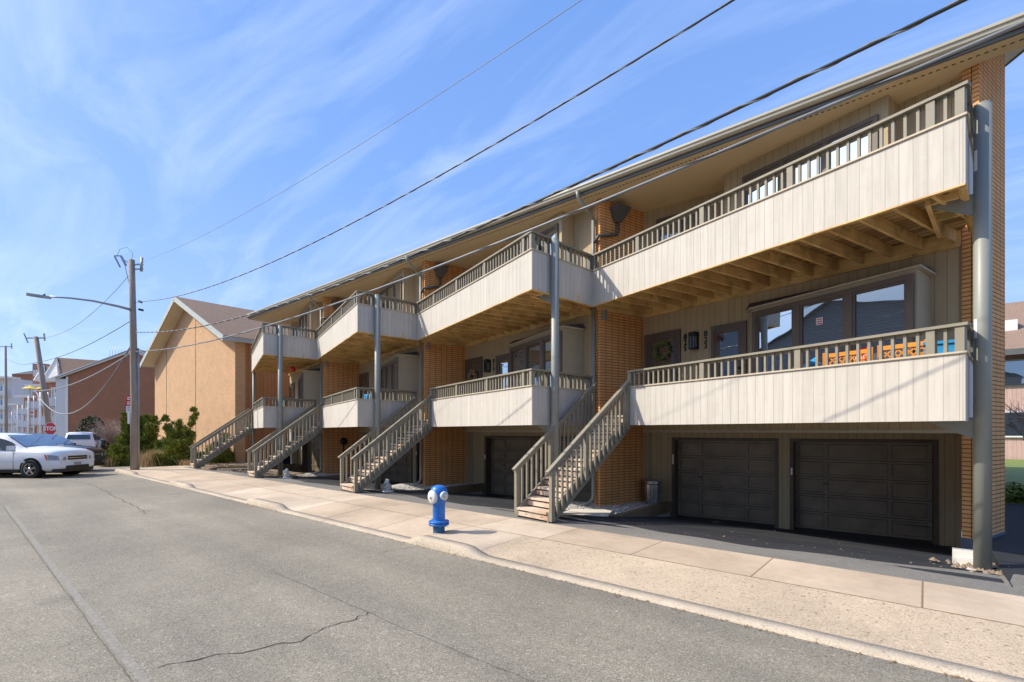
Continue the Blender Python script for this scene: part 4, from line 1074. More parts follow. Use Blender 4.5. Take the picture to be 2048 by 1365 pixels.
# regulatory sign on the pole
s0 = Vector((PX, PY, 0)) + Vector((cx_.x * -.19, cx_.y * -.19, 0)) - Vector((*CW(0, .1), 0))
sg = empty('parking_sign', (s0.x, s0.y, 2.0), 'narrow red and white parking sign on the corner pole', 'sign')
def plate(m, c, w, z0, z1, th=.006, back=0.0):
    a = V2(c.x, c.y) - cx_ * w / 2; b = V2(c.x, c.y) + cx_ * w / 2; nn = V2(cx_.y, -cx_.x)
    m.prism([tuple(a + nn * back), tuple(b + nn * back), tuple(b + nn * (back - th)), tuple(a + nn * (back - th))], z0, z1)
m = MB(); plate(m, s0, .20, 2.78, 3.22); m.build('red_plate', 'sign_red', sg)
m = MB(); plate(m, s0, .20, 2.48, 2.775); m.build('white_plate', 'white_vinyl', sg)
m = MB()
for z in (3.12, 3.04, 2.92, 2.84): plate(m, s0, .13, z, z + .045, .003, .004)
m.build('print', 'white_vinyl', sg)
m = MB()
for z in (2.70, 2.63, 2.56): plate(m, s0, .11, z, z + .03, .003, .004)
m.build('print', 'grey_metal', sg)
m = MB(); plate(m, s0, .1, 2.0, 2.478); m.build('lower_plate', 'white_vinyl', sg)

def wire(name, pts, rr, mat, label, n=40, twist=None):
    """smooth parabola pieces through pts (x, y, z)"""
    m = MB(); P_ = [Vector(p) for p in pts]
    out = []
    for k in range(len(P_) - 1):
        p0 = P_[max(k - 1, 0)]; p1 = P_[k]; p2 = P_[k + 1]; p3 = P_[min(k + 2, len(P_) - 1)]
        for s_ in range(n):
            t = s_ / n; out.append(.5 * ((2 * p1) + (p2 - p0) * t + (2 * p0 - 5 * p1 + 4 * p2 - p3) * t * t + (3 * p1 - p0 - 3 * p2 + p3) * t ** 3))
    out.append(P_[-1])
    o = empty('overhead_wire', out[0], label, 'wire', None)
    m.tube(out, rr, 6); m.build('cable', mat, o)
    if twist:
        m = MB(); Lg = 0; q_ = []
        for k, p_ in enumerate(out):
            if k: Lg += (p_ - out[k - 1]).length
            a_ = Lg * twist[1]; q_.append(p_ + Vector((0, math.cos(a_), math.sin(a_))) * twist[0])
        m.tube(q_, twist[2], 5); m.build('strand', twist[3], o)
    return o
def par(H, t0=0.0, t1=40.0, y=PY, zoff=1.7, npt=9):
    """height over the wire's run: H = (h0, t, h_t, t2, h_t2) -> quadratic through three points"""
    (a, ha), (b, hb), (c, hc) = H
    out = []
    for k in range(npt):
        t = t0 + (t1 - t0) * k / (npt - 1)
        h = ha * (t - b) * (t - c) / ((a - b) * (a - c)) + hb * (t - a) * (t - c) / ((b - a) * (b - c)) + hc * (t - a) * (t - b) / ((c - a) * (c - b))
        out.append((PX + t, y, h + zoff))
    return out
wire('w', par([(0, 7.25), (11.1, 6.04), (22.7, 5.55)]), .005, 'cable_grey', 'thinnest and highest wire running from the corner pole top over the street')
wire('w', par([(0, 5.6), (14.5, 4.22), (25, 4.50)]), .011, 'cable_black', 'twisted dark wire, second from the top, above the pavement', 60, (.010, 9, .006, 'cable_grey'))
wire('w', par([(0, 4.30), (14.5, 3.08), (26.3, 3.45)]), .016, 'cable_black', 'thick black twisted bundle crossing in front of the upper roof line', 60, (.016, 11, .010, 'cable_grey'))
wire('w', par([(0, 3.45), (18.4, 2.70), (26.8, 3.10)]), .017, 'cable_grey', 'thick grey lashed cable, lowest of the wires along the row', 60, (.018, 4, .006, 'cable_black'))

# ------------------------------------------------------------------ vegetation
def leaf_cloud(m, c, r, n, size, R, flat=1.0, updir=None):
    for _ in range(n):
        d = Vector((R.gauss(0, 1), R.gauss(0, 1), R.gauss(0, 1) * flat)).normalized(); p_ = c + d * r * R.random() ** .4
        a = (d * (1 if updir is None else .45) + (updir or Vector((0, 0, .5))) + Vector((R.gauss(0, .45), R.gauss(0, .45), R.gauss(0, .45) + .2))).normalized(); b = a.cross(Vector((R.gauss(0, 1), R.gauss(0, 1), R.gauss(0, 1)))).normalized()
        s_ = size * R.uniform(.6, 1.4); m.face([p_, p_ + a * s_ * .45 + b * s_ * (.28 if updir is None else .17), p_ + a * s_, p_ + a * s_ * .45 - b * s_ * (.28 if updir is None else .17)])
def shrub(x, y, z, arms, label, mat='juniper', seed=1, size=.10, dens=210):
    R = random.Random(seed); o = empty('juniper_shrub', (x, y, z), label, 'shrub')
    st_ = MB(); lf = MB()
    for (ax, ay, az_, r0) in arms:
        b = Vector((x, y, z)); e_ = Vector((x + ax, y + ay, z + az_)); mid = b.lerp(e_, .5) + Vector((ax * .18, ay * .18, -az_ * .08))
        pts = [b.lerp(mid, t) .lerp(mid.lerp(e_, t), t) for t in (0, .2, .4, .6, .8, 1)]
        st_.tube(pts, [.05, .04, .035, .03, .02, .01], 6)
        for k in range(14):
            t = .12 + .88 * k / 13; p_ = b.lerp(mid, t).lerp(mid.lerp(e_, t), t)
            rr = r0 * 1.25 * (1.05 - .85 * t) + .05
            for _ in range(3): leaf_cloud(lf, p_ + Vector((R.gauss(0, rr * .45), R.gauss(0, rr * .45), R.gauss(0, rr * .3))), rr * .45 + .03, dens // 3, size * 1.35, R, 1.0, (e_ - mid).normalized() * .8)
    st_.build('trunk', 'bark', o); lf.build('crown', mat, o)
GZ = -.1
cxv = cx_
def arms(n, R, spread, h, r0, low=0):
    out = []
    for k in range(n):
        a = R.uniform(0, 6.28); s_ = R.uniform(.3, 1) * spread; out.append((s_ * math.cos(a), s_ * math.sin(a), h * R.uniform(.55, 1.0), r0 * R.uniform(.8, 1.1)))
    for k in range(low):
        a = 6.28 * k / low; out.append((spread * math.cos(a), spread * math.sin(a), h * .32, r0 * 1.1))
    return out
def atg(px, Z):  # a ground point from a bearing (pixel column of the photo) and a distance in metres
    c = CW((px - 1024) / 966 * Z, Z); return c.x, c.y
R = random.Random(11)
x_, y_ = atg(350, 26.5); shrub(x_, y_, GZ, [(cxv.x * 1.1, cxv.y * 1.1, 2.9, .34), (cxv.x * .3, cxv.y * .3, 2.2, .5), (-cxv.x * .5, -cxv.y * .5, 2.5, .34), (cxv.x * .9, cxv.y * .9, 1.6, .5), (cxv.x * .7, cxv.y * .7 - .4, 1.0, .55), (.1, -.3, 1.2, .6)] + arms(3, R, .9, 1.8, .45, 3), 'tall yellow-green juniper with upswept branches against the tan brick wall', seed=2)
x_, y_ = atg(345, 24.8); shrub(x_, y_, GZ, arms(4, R, .75, 1.35, .42, 6), 'low rounded juniper in front of the tall one near the farthest stairs', seed=3)
x_, y_ = atg(292, 27.5); shrub(x_, y_, GZ, [(0, 0, 2.6, .5), (cxv.x * .5, cxv.y * .5, 2.5, .5), (-cxv.x * .4, -cxv.y * .4, 2.5, .4)] + arms(5, R, .9, 2.2, .5, 5), 'broad juniper standing just behind the corner utility pole', seed=4)
x_, y_ = atg(254, 27.0); shrub(x_, y_, GZ, [(0, 0, 2.3, .35), (-cxv.x * .15, -cxv.y * .15, 2.7, .22)] + arms(4, R, .9, 1.5, .5, 5), 'yellow-green juniper spreading on the street side of the corner pole', seed=5)
x_, y_ = atg(240, 25.4); shrub(x_, y_, GZ, arms(4, R, .6, 1.2, .4, 5), 'smallest rounded juniper beside the white car parked behind', seed=6)
x_, y_ = atg(430, 25.3); shrub(x_, y_, GZ, arms(3, R, .7, 1.6, .4, 4), 'dark juniper half hidden behind the farthest staircase', seed=7)
# dry grasses
def tuft(px, Z, h, n, label, mat='dry_grass', seed=1):
    R = random.Random(seed); x_, y_ = atg(px, Z); m = MB()
    for _ in range(n):
        a = R.uniform(0, 6.28); s_ = R.uniform(0, .5); p_ = Vector((x_ + R.gauss(0, .3), y_ + R.gauss(0, .25), GZ)); e_ = p_ + Vector((math.cos(a) * s_, math.sin(a) * s_, h * R.uniform(.5, 1))); w = Vector((math.sin(a), -math.cos(a), 0)) * .008
        mid = p_.lerp(e_, .5) + Vector((0, 0, h * .12)); m.face([p_ - w, p_ + w, mid + w, mid - w]); m.face([mid - w, mid + w, e_])
    single(m, 'ornamental_grass', mat, label, 'grass')
tuft(305, 24.3, .95, 900, 'dry straw-coloured grass clump between the pole and the low juniper', seed=3)
tuft(222, 25.0, .6, 400, 'small dry grass clump at the bed end beside the parked cars', seed=4)
tuft(385, 24.0, .5, 400, 'short dry grass clump by the foot of the farthest staircase', seed=5)
# bare twiggy bush and clipped dark hedges by the red brick house
def bare(px, Z, r, h, label, seed, mat='twig', n=70, z=GZ):
    R = random.Random(seed); x_, y_ = atg(px, Z); o = empty('bare_bush', (x_, y_, z), label, 'bush'); m = MB(); t_ = MB()
    t_.tube([(x_, y_, z), (x_, y_, z + h * .25)], [.06, .05], 6)
    for _ in range(n):
        a = R.uniform(0, 6.28); s_ = r * R.uniform(.3, 1); p_ = Vector((x_, y_, z + h * .2)); e_ = Vector((x_ + s_ * math.cos(a), y_ + s_ * math.sin(a), z + h * R.uniform(.5, 1))); mid = p_.lerp(e_, .55) + Vector((R.gauss(0, .1), R.gauss(0, .1), h * .08)); m.tube([p_, mid, e_], [.018, .011, .005], 4, False)
        for _2 in range(7):
            q_ = p_.lerp(e_, R.uniform(.4, .95)); f_ = q_ + Vector((R.gauss(0, .25), R.gauss(0, .25), R.gauss(.12, .15))); m.tube([q_, f_], [.008, .004], 3, False)
    t_.build('trunk', 'bark', o); m.build('twigs', mat, o)
bare(228, 38, 1.8, 2.9, 'leafless reddish bush in front of the dark brick house', 5, n=120)
def ball_hedge(px, Z, r, h, label, mat='hedge', seed=1, z=GZ):
    R = random.Random(seed); x_, y_ = atg(px, Z); o = empty('clipped_hedge', (x_, y_, z), label, 'hedge'); m = MB()
    for _ in range(2600):
        th = R.uniform(0, 6.28); u = R.uniform(-1, 1); d = Vector((math.cos(th) * math.sqrt(1 - u * u), math.sin(th) * math.sqrt(1 - u * u), u)); k = 1 + .06 * math.sin(5 * th) + R.gauss(0, .03)
        p_ = Vector((x_ + d.x * r * k, y_ + d.y * r * k, z + h / 2 + d.z * h / 2 * k)); a = (d + Vector((R.gauss(0, .7), R.gauss(0, .7), R.gauss(0, .7)))).normalized(); b = a.cross(d).normalized() if a.cross(d).length > .01 else Vector((1, 0, 0)); s_ = .16 * R.uniform(.6, 1.3)
        m.face([p_ - a * s_ * .5, p_ + b * s_ * .4, p_ + a * s_ * .5, p_ - b * s_ * .4])
    m.build('foliage', mat, o); t_ = MB(); t_.tube([(x_, y_, z - .1), (x_, y_, z + h * .6)], .06, 6); t_.build('stem', 'bark', o)
ball_hedge(183, 42, .95, 3.0, 'dark clipped hedge against the red brick gable wall', seed=2)
ball_hedge(200, 41, 1.2, 2.0, 'lower dark hedge beside the clipped one by the red brick wall', seed=3)
ball_hedge(148, 40, .5, 1.6, 'small yellow-green shrub at the corner of the red brick house', 'hedge_bright', 4)
ball_hedge(132, 38, .7, .9, 'low green bush under the white bay of the red brick house', 'hedge', 5)
# timber edge and bed at the corner
m = MB()
b0 = empty('timber_retaining_edge', (-27.4, 8.0, 0), 'low brownish timber edging in front of the junipers', 'edging')
m.beam((-28.6, 8.7, .02), (-26.6, 7.75, .02), .2, .26); m.beam((-26.55, 7.72, .0), (-25.0, 7.55, .0), .2, .24); m.beam((-25.0, 7.5, -.02), (-23.6, 7.6, -.02), .18, .2); m.build('edging', 'timber', b0)
m = MB()
R = random.Random(21)
for k in range(2600):
    x_ = R.uniform(-29, -18.4); y_ = R.uniform(7.7, 9.8); s_ = R.uniform(.015, .05); a = R.random() * 6.28; u = Vector((math.cos(a), math.sin(a), R.uniform(-.4, .8))) * s_; v = Vector((-math.sin(a), math.cos(a), 0)) * s_ * .6; p_ = Vector((x_, y_, (GZ if x_ < -26.3 else dz(y_)) + .03 + (.12 if x_ < -23.5 else 0))); m.face([p_ - u, p_ - v, p_ + u, p_ + v])
m.build('leaf_litter', 'dead_leaf', None, kind='stuff')
m = MB(); m.box(-29.5, -23.4, 7.75, 9.88, -.3, -.02); m.box(-23.4, -20.1, 8.2, 9.9, -.5, -.1); struct(m, 'planting_soil', 'soil')

# ------------------------------------------------------------------ neighbouring buildings
def gable_house(name, label, x0, x1, yf, depth, ze, za, wallm, sidem, roofm, over=.7, grooves=(), z0=-.3, fasc='trim_light', cat='building', group=None):
    """gable end facing the street at y=yf, ridge running back"""
    xm = (x0 + x1) / 2; o = empty(name, (xm, yf, z0), label, cat, group)
    m = MB(); m.face([(x0, yf, z0), (x1, yf, z0), (x1, yf, ze), (xm, yf, za), (x0, yf, ze)]); m.build('gable_wall', wallm, o); m = MB(); m.face([(x0, yf + depth, z0), (x0, yf + depth, ze), (xm, yf + depth, za), (x1, yf + depth, ze), (x1, yf + depth, z0)]); m.build('rear_wall', wallm, o)
    m = MB(); m.face([(x1, yf, z0), (x1, yf + .5, z0), (x1, yf + .5, ze), (x1, yf, ze)]); m.build('wall_return', wallm, o)
    m = MB(); m.face([(x1, yf + .5, z0), (x1, yf + depth, z0), (x1, yf + depth, ze), (x1, yf + .5, ze)]); m.build('side_wall', sidem, o); m = MB(); m.face([(x0, yf, z0), (x0, yf, ze), (x0, yf + depth, ze), (x0, yf + depth, z0)]); m.build('side_wall', sidem, o)
    sl = (za - ze) / (xm - x0); ov = .55
    rf = MB(); t = .16
    for s_, xe in ((-1, x0 - ov), (1, x1 + ov)):
        zz = ze - ov * sl; A = (xm, za + .02); B = (xe, zz + .02)
        ys = (yf - over, yf + depth + .3)
        up = [(A[0], ys[0], A[1] + t), (B[0], ys[0], B[1] + t), (B[0], ys[1], B[1] + t), (A[0], ys[1], A[1] + t)]
        if s_ > 0: up = up[::-1]
        rf.face(up[::-1] if False else up, None)
    rf.build('roof', roofm, o)
    sf = MB(); fb = MB()
    for s_, xe in ((-1, x0 - ov), (1, x1 + ov)):
        zz = ze - ov * sl; sf.face([(xm, yf - over, za), (xe, yf - over, zz), (xe, yf + depth, zz), (xm, yf + depth, za)])
        d_ = Vector((xe - xm, 0, zz - za)); fb.beam((xm, yf - over - .02, za + .03), (xe, yf - over - .02, zz + .03), .04, .30)
        fb.beam((xe, yf - over, zz + .05), (xe, yf + depth, zz + .05), .04, .22)
    sf.build('soffit', 'soffit_paint', o); fb.build('fascia', fasc, o)
    for gx in grooves:
        m = MB(); zt_ = za - abs(gx - xm) * sl - .02; m.box(gx - .04, gx + .04, yf - .012, yf - .002, z0, zt_); m.build('control_joint', 'timber', o)
    return o
paint('fascia_green', (.42, .44, .40), .6, .05)
gb = gable_house('gable_building', 'tan brick building with a steep brown shingle roof beside the far end house', -43.2, -27.9, 9.95, 16, 6.65, 9.9, 'brick_gable', 'siding_brown', 'shingle_brown', .75, (-40.3, -34.2), fasc='fascia_green')
m = MB(); 
for k, (yy) in enumerate((13.2,)):
    zz = 9.9 - (1.6) * (3.25 / 7.65) + .2; m.prism([(-34.6, yy), (-33.5, yy), (-33.5, yy + 1.0), (-34.6, yy + 1.0)], zz - .3, zz + .15)
m.build('skylight', 'white_plastic', gb)
m = MB(); m.box(-27.88, -27.82, 12.2, 13.0, 3.2, 3.6); m.build('vent', 'frame_brown', gb)
# the red brick house across the side street, facing the camera
def far_frame(px, Z): x_, y_ = atg(px, Z); return V2(x_, y_)
def block(name, label, px0, px1, Z, depth, ztop, wallm, roof=None, group=None, cat='building', zl=None):
    a = far_frame(px0, Z); b = far_frame(px1, Z); d = (b - a).normalized(); n = V2(-d.y, d.x) * depth
    o = empty(name, ((a.x + b.x) / 2, (a.y + b.y) / 2, -.3), label, cat, group)
    m = MB(); m.prism([tuple(a), tuple(b), tuple(b + n), tuple(a + n)], -.3, ztop); m.build('wall', wallm, o)
    if roof:
        m = MB(); e_ = d * .25; f_ = n.normalized() * .25; h = roof[1]
        p = [a - e_ - f_, b + e_ - f_, b + n + e_ + f_, a + n - e_ + f_]; q_ = [Vector((*v, ztop)) for v in p]; r1 = (Vector((*((a + a + n) / 2), ztop + h))); r2 = Vector((*((b + b + n) / 2), ztop + h))
        m.face([q_[0], q_[1], r2, r1]); m.face([q_[2], q_[3], r1, r2]); m.face([q_[1], q_[2], r2]); m.face([q_[3], q_[0], r1]); m.face(q_[::-1]); m.build('roof', roof[0], o)
    return o, a, d, V2(d.y, -d.x)
def fwin(o, a, d, n, u0, u1, z0, z1, frame='white_plastic', pane='glass_pane', cross=True):
    m = MB(); t = .08
    A = lambda u, k: a + d * u + n * k
    for (p0, p1, q0, q1) in ((u0, u1, z1 - t, z1), (u0, u1, z0, z0 + t), (u0, u0 + t, z0 + t, z1 - t), (u1 - t, u1, z0 + t, z1 - t)) + ((((u0 + u1) / 2 - t / 2, (u0 + u1) / 2 + t / 2, z0 + t, z1 - t),) if cross else ()): m.wallseg(A(p0, 0), A(p1, 0), q0, q1, .08, .06)
    w = m.build('window', frame, o); g_ = MB(); P0 = A(u0 + t, .02); P1 = A(u1 - t, .02); g_.face([(*P0, z0 + t), (*P1, z0 + t), (*P1, z1 - t), (*P0, z1 - t)]); g_.build('pane', pane, w)
# red gable house
Z = 46
a = far_frame(133, Z); b = far_frame(330, Z); d = (b - a).normalized(); n = V2(d.y, -d.x); W = (b - a).length
o = empty('brick_house', ((a.x + b.x) / 2, (a.y + b.y) / 2, -.3), 'dark red brick house with a low white-edged gable behind the corner pole', 'house')
zl = 1.7 + 110 * Z / 966; zt_ = 1.7 + 160 * Z / 966; zr_ = 1.7 + 125 * Z / 966; up_ = W * (272 - 133) / (330 - 133)
m = MB(); g3 = lambda u, z, k=0: Vector((*(a + d * u + n * k), z))
m.face([g3(0, -.3), g3(W, -.3), g3(W, zr_), g3(up_, zt_), g3(0, zl)]); m.face([g3(0, -.3, -14), g3(0, zl, -14), g3(up_, zt_, -14), g3(W, zr_, -14), g3(W, -.3, -14)]); m.face([g3(0, -.3, -14), g3(0, -.3), g3(0, zl), g3(0, zl, -14)]); m.face([g3(W, -.3), g3(W, -.3, -14), g3(W, zr_, -14), g3(W, zr_)]); m.build('wall', 'brick_red', o)
m = MB(); m.beam(g3(-1.3, zl - .35, .15), g3(up_, zt_ + .12, .15), .1, .28); m.beam(g3(up_, zt_ + .12, .15), g3(W + .2, zr_ + .02, .15), .1, .28); m.build('fascia', 'trim_light', o)
m = MB(); m.face([g3(-.9, zl - .25, .3), g3(up_, zt_ + .2, .3), g3(up_, zt_ + .2, -14), g3(-.9, zl - .25, -14)][::-1]); m.face([g3(up_, zt_ + .2, .3), g3(W, zr_ + .1, .3), g3(W, zr_ + .1, -14), g3(up_, zt_ + .2, -14)][::-1]); m.build('roof', 'shingle_grey', o)
m = MB(); m.wallseg(a - d * 1.0, a + d * .05, 1.0, zl - .3, 1.4, .02); m.build('bay', 'siding_white', o)
m = MB(); m.wallseg(a + d * .0, a + d * .18, -.3, zl - .1, .1, .06); m.build('corner_board', 'trim_light', o)
m = MB()
for k in range(9): m.tube([g3(up_ - 3 + k * .28, zt_ - .6, -.6), g3(up_ - 3 + k * .28, zt_ + .45, -.6)], .012, 4)
m.build('roof_vent_pipes', 'grey_metal', o)
# steep tan roofs behind it
def steep(px0, px1, Z, ytop0, ytop1, ybot, label, pw, matr='shingle_tan'):
    a = far_frame(px0, Z); b = far_frame(px1, Z); d = (b - a).normalized(); n = V2(d.y, -d.x); W = (b - a).length
    o = empty('steep_roofed_house', ((a.x + b.x) / 2, (a.y + b.y) / 2, -.3), label, 'house'); hz = lambda y: 1.7 + (862 - y) * Z / 966
    g3 = lambda u, z, k=0: Vector((*(a + d * u + n * k), z))
    zt0 = hz(ytop0); zb = hz(ybot)
    m = MB(); m.face([g3(-.95, zt0, -1), g3(0 + .6, zb, 0), g3(W, zb, 0), g3(W, hz(ytop1), -1)]); m.face([g3(-.95, zt0, -1.05), g3(W, hz(ytop1), -1.05), g3(W, zb, -6), g3(0, zb, -6)]); m.build('roof', matr, o)
    m = MB(); m.face([g3(-pw - .6, zb, .1), g3(.3, zb, .1), g3(-.95, zt0, -.95)]); m.beam(g3(-pw - .6, zb, .1), g3(-.95, zt0, -.95), .12, .2); m.beam(g3(.3, zb, .1), g3(-.95, zt0, -.95), .12, .2); m.build('gable', 'trim_light', o)
    m = MB(); m.prism([tuple(a + d * .3), tuple(b), tuple(b - n * 6), tuple(a + d * .3 - n * 6)], -.3, zb); m.build('wall', 'brick_red', o)
    return o
steep(114, 200, 56, 713, 720, 762, 'house with a steep tan roof and white gable behind the red brick house', 1.0)
steep(88, 112, 64, 730, 732, 762, 'narrow tan-roofed house behind the leaning pole', .6)
# balconied rows going down the side street
def balc_house(px0, px1, Z, top, label, wallm='brick_pink', floors=3):
    o, a, d, n = block('balconied_house', label, px0, px1, Z, 9, top, wallm, None, 'balconied houses along the far street', 'house')
    W = (far_frame(px1, Z) - far_frame(px0, Z)).length
    for f in range(floors):
        z = .3 + f * (top - 1.0) / floors
        if f: 
            m = MB(); m.wallseg(a + d * (.05 * W), a + d * (.98 * W), z - .1, z + .95, .08, 1.2); m.wallseg(a + d * (.05 * W), a + d * (.98 * W), z - .12, z + .02, 1.2, 1.2); m.build('balcony', 'siding_white', o)
        fwin(o, a, d, n, .15 * W, .5 * W, z + .2, z + 2.2); fwin(o, a, d, n, .6 * W, .85 * W, z + .6, z + 2.1)
    for u in (.08, .5, .92): m = MB(); c_ = a + d * (u * W) + n * 1.15; m.tube([(*c_, -.2), (*c_, top - 1.2)], .07, 6); m.build('post', 'white_plastic', o)
    m = MB(); m.wallseg(a - d * .2, a + d * (W + .2), top, top + .35, 3, 1.4); m.build('cornice', 'trim_light', o)
balc_house(98, 134, 55, 7.2, 'white balconied brick house nearest the stop sign', 'brick_pink')
balc_house(72, 97, 66, 7.6, 'balconied brick house behind the leaning wooden pole', 'brick_pink')
balc_house(48, 71, 78, 7.0, 'farther balconied brick house with pale posts', 'brick_pink', 3)
balc_house(26, 47, 90, 6.4, 'pale low balconied house left of the balconied row', 'siding_white', 2)
balc_house(-40, 24, 100, 12.5, 'tall pale balconied building at the far left edge', 'siding_white', 4)
o, a, d, n = block('apartment_block', 'dark red brick apartment block with white windows and a black roof', 24, 66, 118, 12, 15.5, 'brick_red', ('shingle_grey', 1.8), None, 'apartment block')
for z in (3, 7.3, 11.6):
    for u in (.6, 2.9): fwin(o, a, d, n, u, u + 1.5, z, z + 2)
o, a, d, n = block('brick_tower', 'slim orange-red brick tower with white corner balconies behind the leaning pole', 65, 88, 92, 6, 14.5, 'brick_pink', None, None, 'building')
for z in (2, 5.5, 9, 12): m = MB(); m.wallseg(a + d * 1.0, a + d * 2.2, z, z + 1.2, .3, .9); m.build('balcony', 'siding_white', o)
# leaning pole, thin pole
def simple_pole(px, Z, px2, h, r, label, tilt=0):
    x_, y_ = atg(px, Z); o = empty('utility_pole', (x_, y_, -.1), label, 'utility pole'); t_ = Vector((x_ + cx_.x * tilt, y_ + cx_.y * tilt, h))
    m = MB(); m.tube([(x_, y_, -.3), Vector((x_, y_, 0)).lerp(t_, .5), t_], [r, r * .9, r * .75], 10); m.build('shaft', 'pole_wood', o)
    m = MB(); m.beam(t_ - Vector((cx_.x * .7, cx_.y * .7, .1)), t_ + Vector((cx_.x * .7, cx_.y * .7, -.1)), .06, .08); m.beam(t_ + Vector((cx_.x * -.9, cx_.y * -.9, .25)), t_ + Vector((cx_.x * -.6, cx_.y * -.6, -.45)), .06, .06); m.beam(t_ + Vector((cx_.x * .6, cx_.y * .6, .25)), t_ + Vector((cx_.x * .65, cx_.y * .65, -.3)), .06, .08); m.build('crossarm', 'grey_metal', o)
    return t_
Z2 = 36; tp2 = simple_pole(107, Z2, 72, 1.7 + 188 * Z2 / 966, .19, 'wooden pole leaning to one side behind the stop sign', -(107 - 72) * Z2 / 966)
Z3 = 50; tp3 = simple_pole(13, Z3, 10, 1.7 + 170 * Z3 / 966, .12, 'thin dark pole at the far left behind the parked cars', -.1)
top1 = Vector((PX, PY, 0))
def sag(a, b, s_, n_=8): return [a.lerp(b, k / n_) - Vector((0, 0, 4 * s_ * (k / n_) * (1 - k / n_))) for k in range(n_ + 1)]
wire('w', sag(Vector((top.x, top.y, 8.6)), tp2, .9), .012, 'cable_grey', 'thin wire from the corner pole top down to the leaning pole')
wire('w', sag(Vector((PX, PY, 6.6)), tp2 - Vector((0, 0, 1.9)), .35), .016, 'cable_black', 'dark wire from below the lamp arm to the leaning pole')
wire('w', sag(Vector((PX, PY, 5.2)), tp2 - Vector((0, 0, 4.0)), .5), .03, 'cable_grey', 'grey cable running just above the red brick gable edge')
wire('w', sag(Vector((PX, PY, 5.7)), tp2 - Vector((0, 0, 4.1)), 2.4, 14), .035, 'cable_grey', 'thick pale cable hanging in a deep loop between the two poles')
wire('w', sag(tp2 - Vector((0, 0, 1.9)), tp3 - Vector((0, 0, 1.2)), .4), .016, 'cable_black', 'dark wire between the leaning pole and the thin pole')
# stop sign
sx_, sy_ = atg(101, 31.5); zc = 1.7 + 4 * 31.5 / 966
o = empty('stop_sign', (sx_, sy_, -.1), 'red octagonal stop sign rising behind the parked cars', 'stop sign')
m = MB(); nn = Vector((cx_.y, -cx_.x, 0)); X3 = Vector((cx_.x, cx_.y, 0)); c = Vector((sx_, sy_, zc))
def octo(r, k): return [c + nn * k + X3 * r * math.cos(math.pi / 8 + q_ * math.pi / 4) + UP * r * math.sin(math.pi / 8 + q_ * math.pi / 4) for q_ in range(8)]
def ring_(m, r, k0, k1):
    A, B = octo(r, k0), octo(r, k1); m.face(B); m.face(A[::-1])
    for q_ in range(8): m.face([A[q_], A[(q_ + 1) % 8], B[(q_ + 1) % 8], B[q_]])
ring_(m, .44, 0, .01); m.build('border', 'white_vinyl', o); m = MB(); ring_(m, .41, .011, .016); m.build('face', 'sign_red', o)
text('lettering', 'STOP', .36, 'white_vinyl', o, c + nn * .022, (cx_.x, cx_.y, 0), .006, bold=.012)
m = MB(); m.beam((sx_, sy_, -.2), (sx_, sy_, zc + .4), .05, .04, Vector((1, 0, 0))); m.v = [v - nn * .04 for v in m.v]; m.build('post', 'grey_metal', o)
# yellow awning-like umbrella
ux, uy = atg(60, 60); uz = 1.7 + 88 * 60 / 966
o = empty('garden_umbrella', (ux, uy, uz - 2.6), 'bright yellow umbrella open on a far balcony', 'umbrella')
m = MB(); m.lathe([(.75, uz - .25), (.4, uz - .05), (0, uz + .1)], (ux, uy, 0), 8); m.build('canopy', 'yellow_paint', o); m = MB(); m.tube([(ux, uy, uz - 5.2), (ux, uy, uz + .2)], .04, 6); m.build('pole', 'grey_metal', o)
ux, uy = atg(80, 59.5)
o = empty('garden_umbrella', (ux, uy, uz - 2.6), 'second, smaller yellow umbrella beside the leaning pole', 'umbrella')
m = MB(); m.lathe([(.42, uz - .3), (.2, uz - .15), (0, uz - .05)], (ux, uy, 0), 8); m.build('canopy', 'yellow_paint', o); m = MB(); m.tube([(ux, uy, uz - 5.2), (ux, uy, uz - .1)], .04, 6); m.build('pole', 'grey_metal', o)

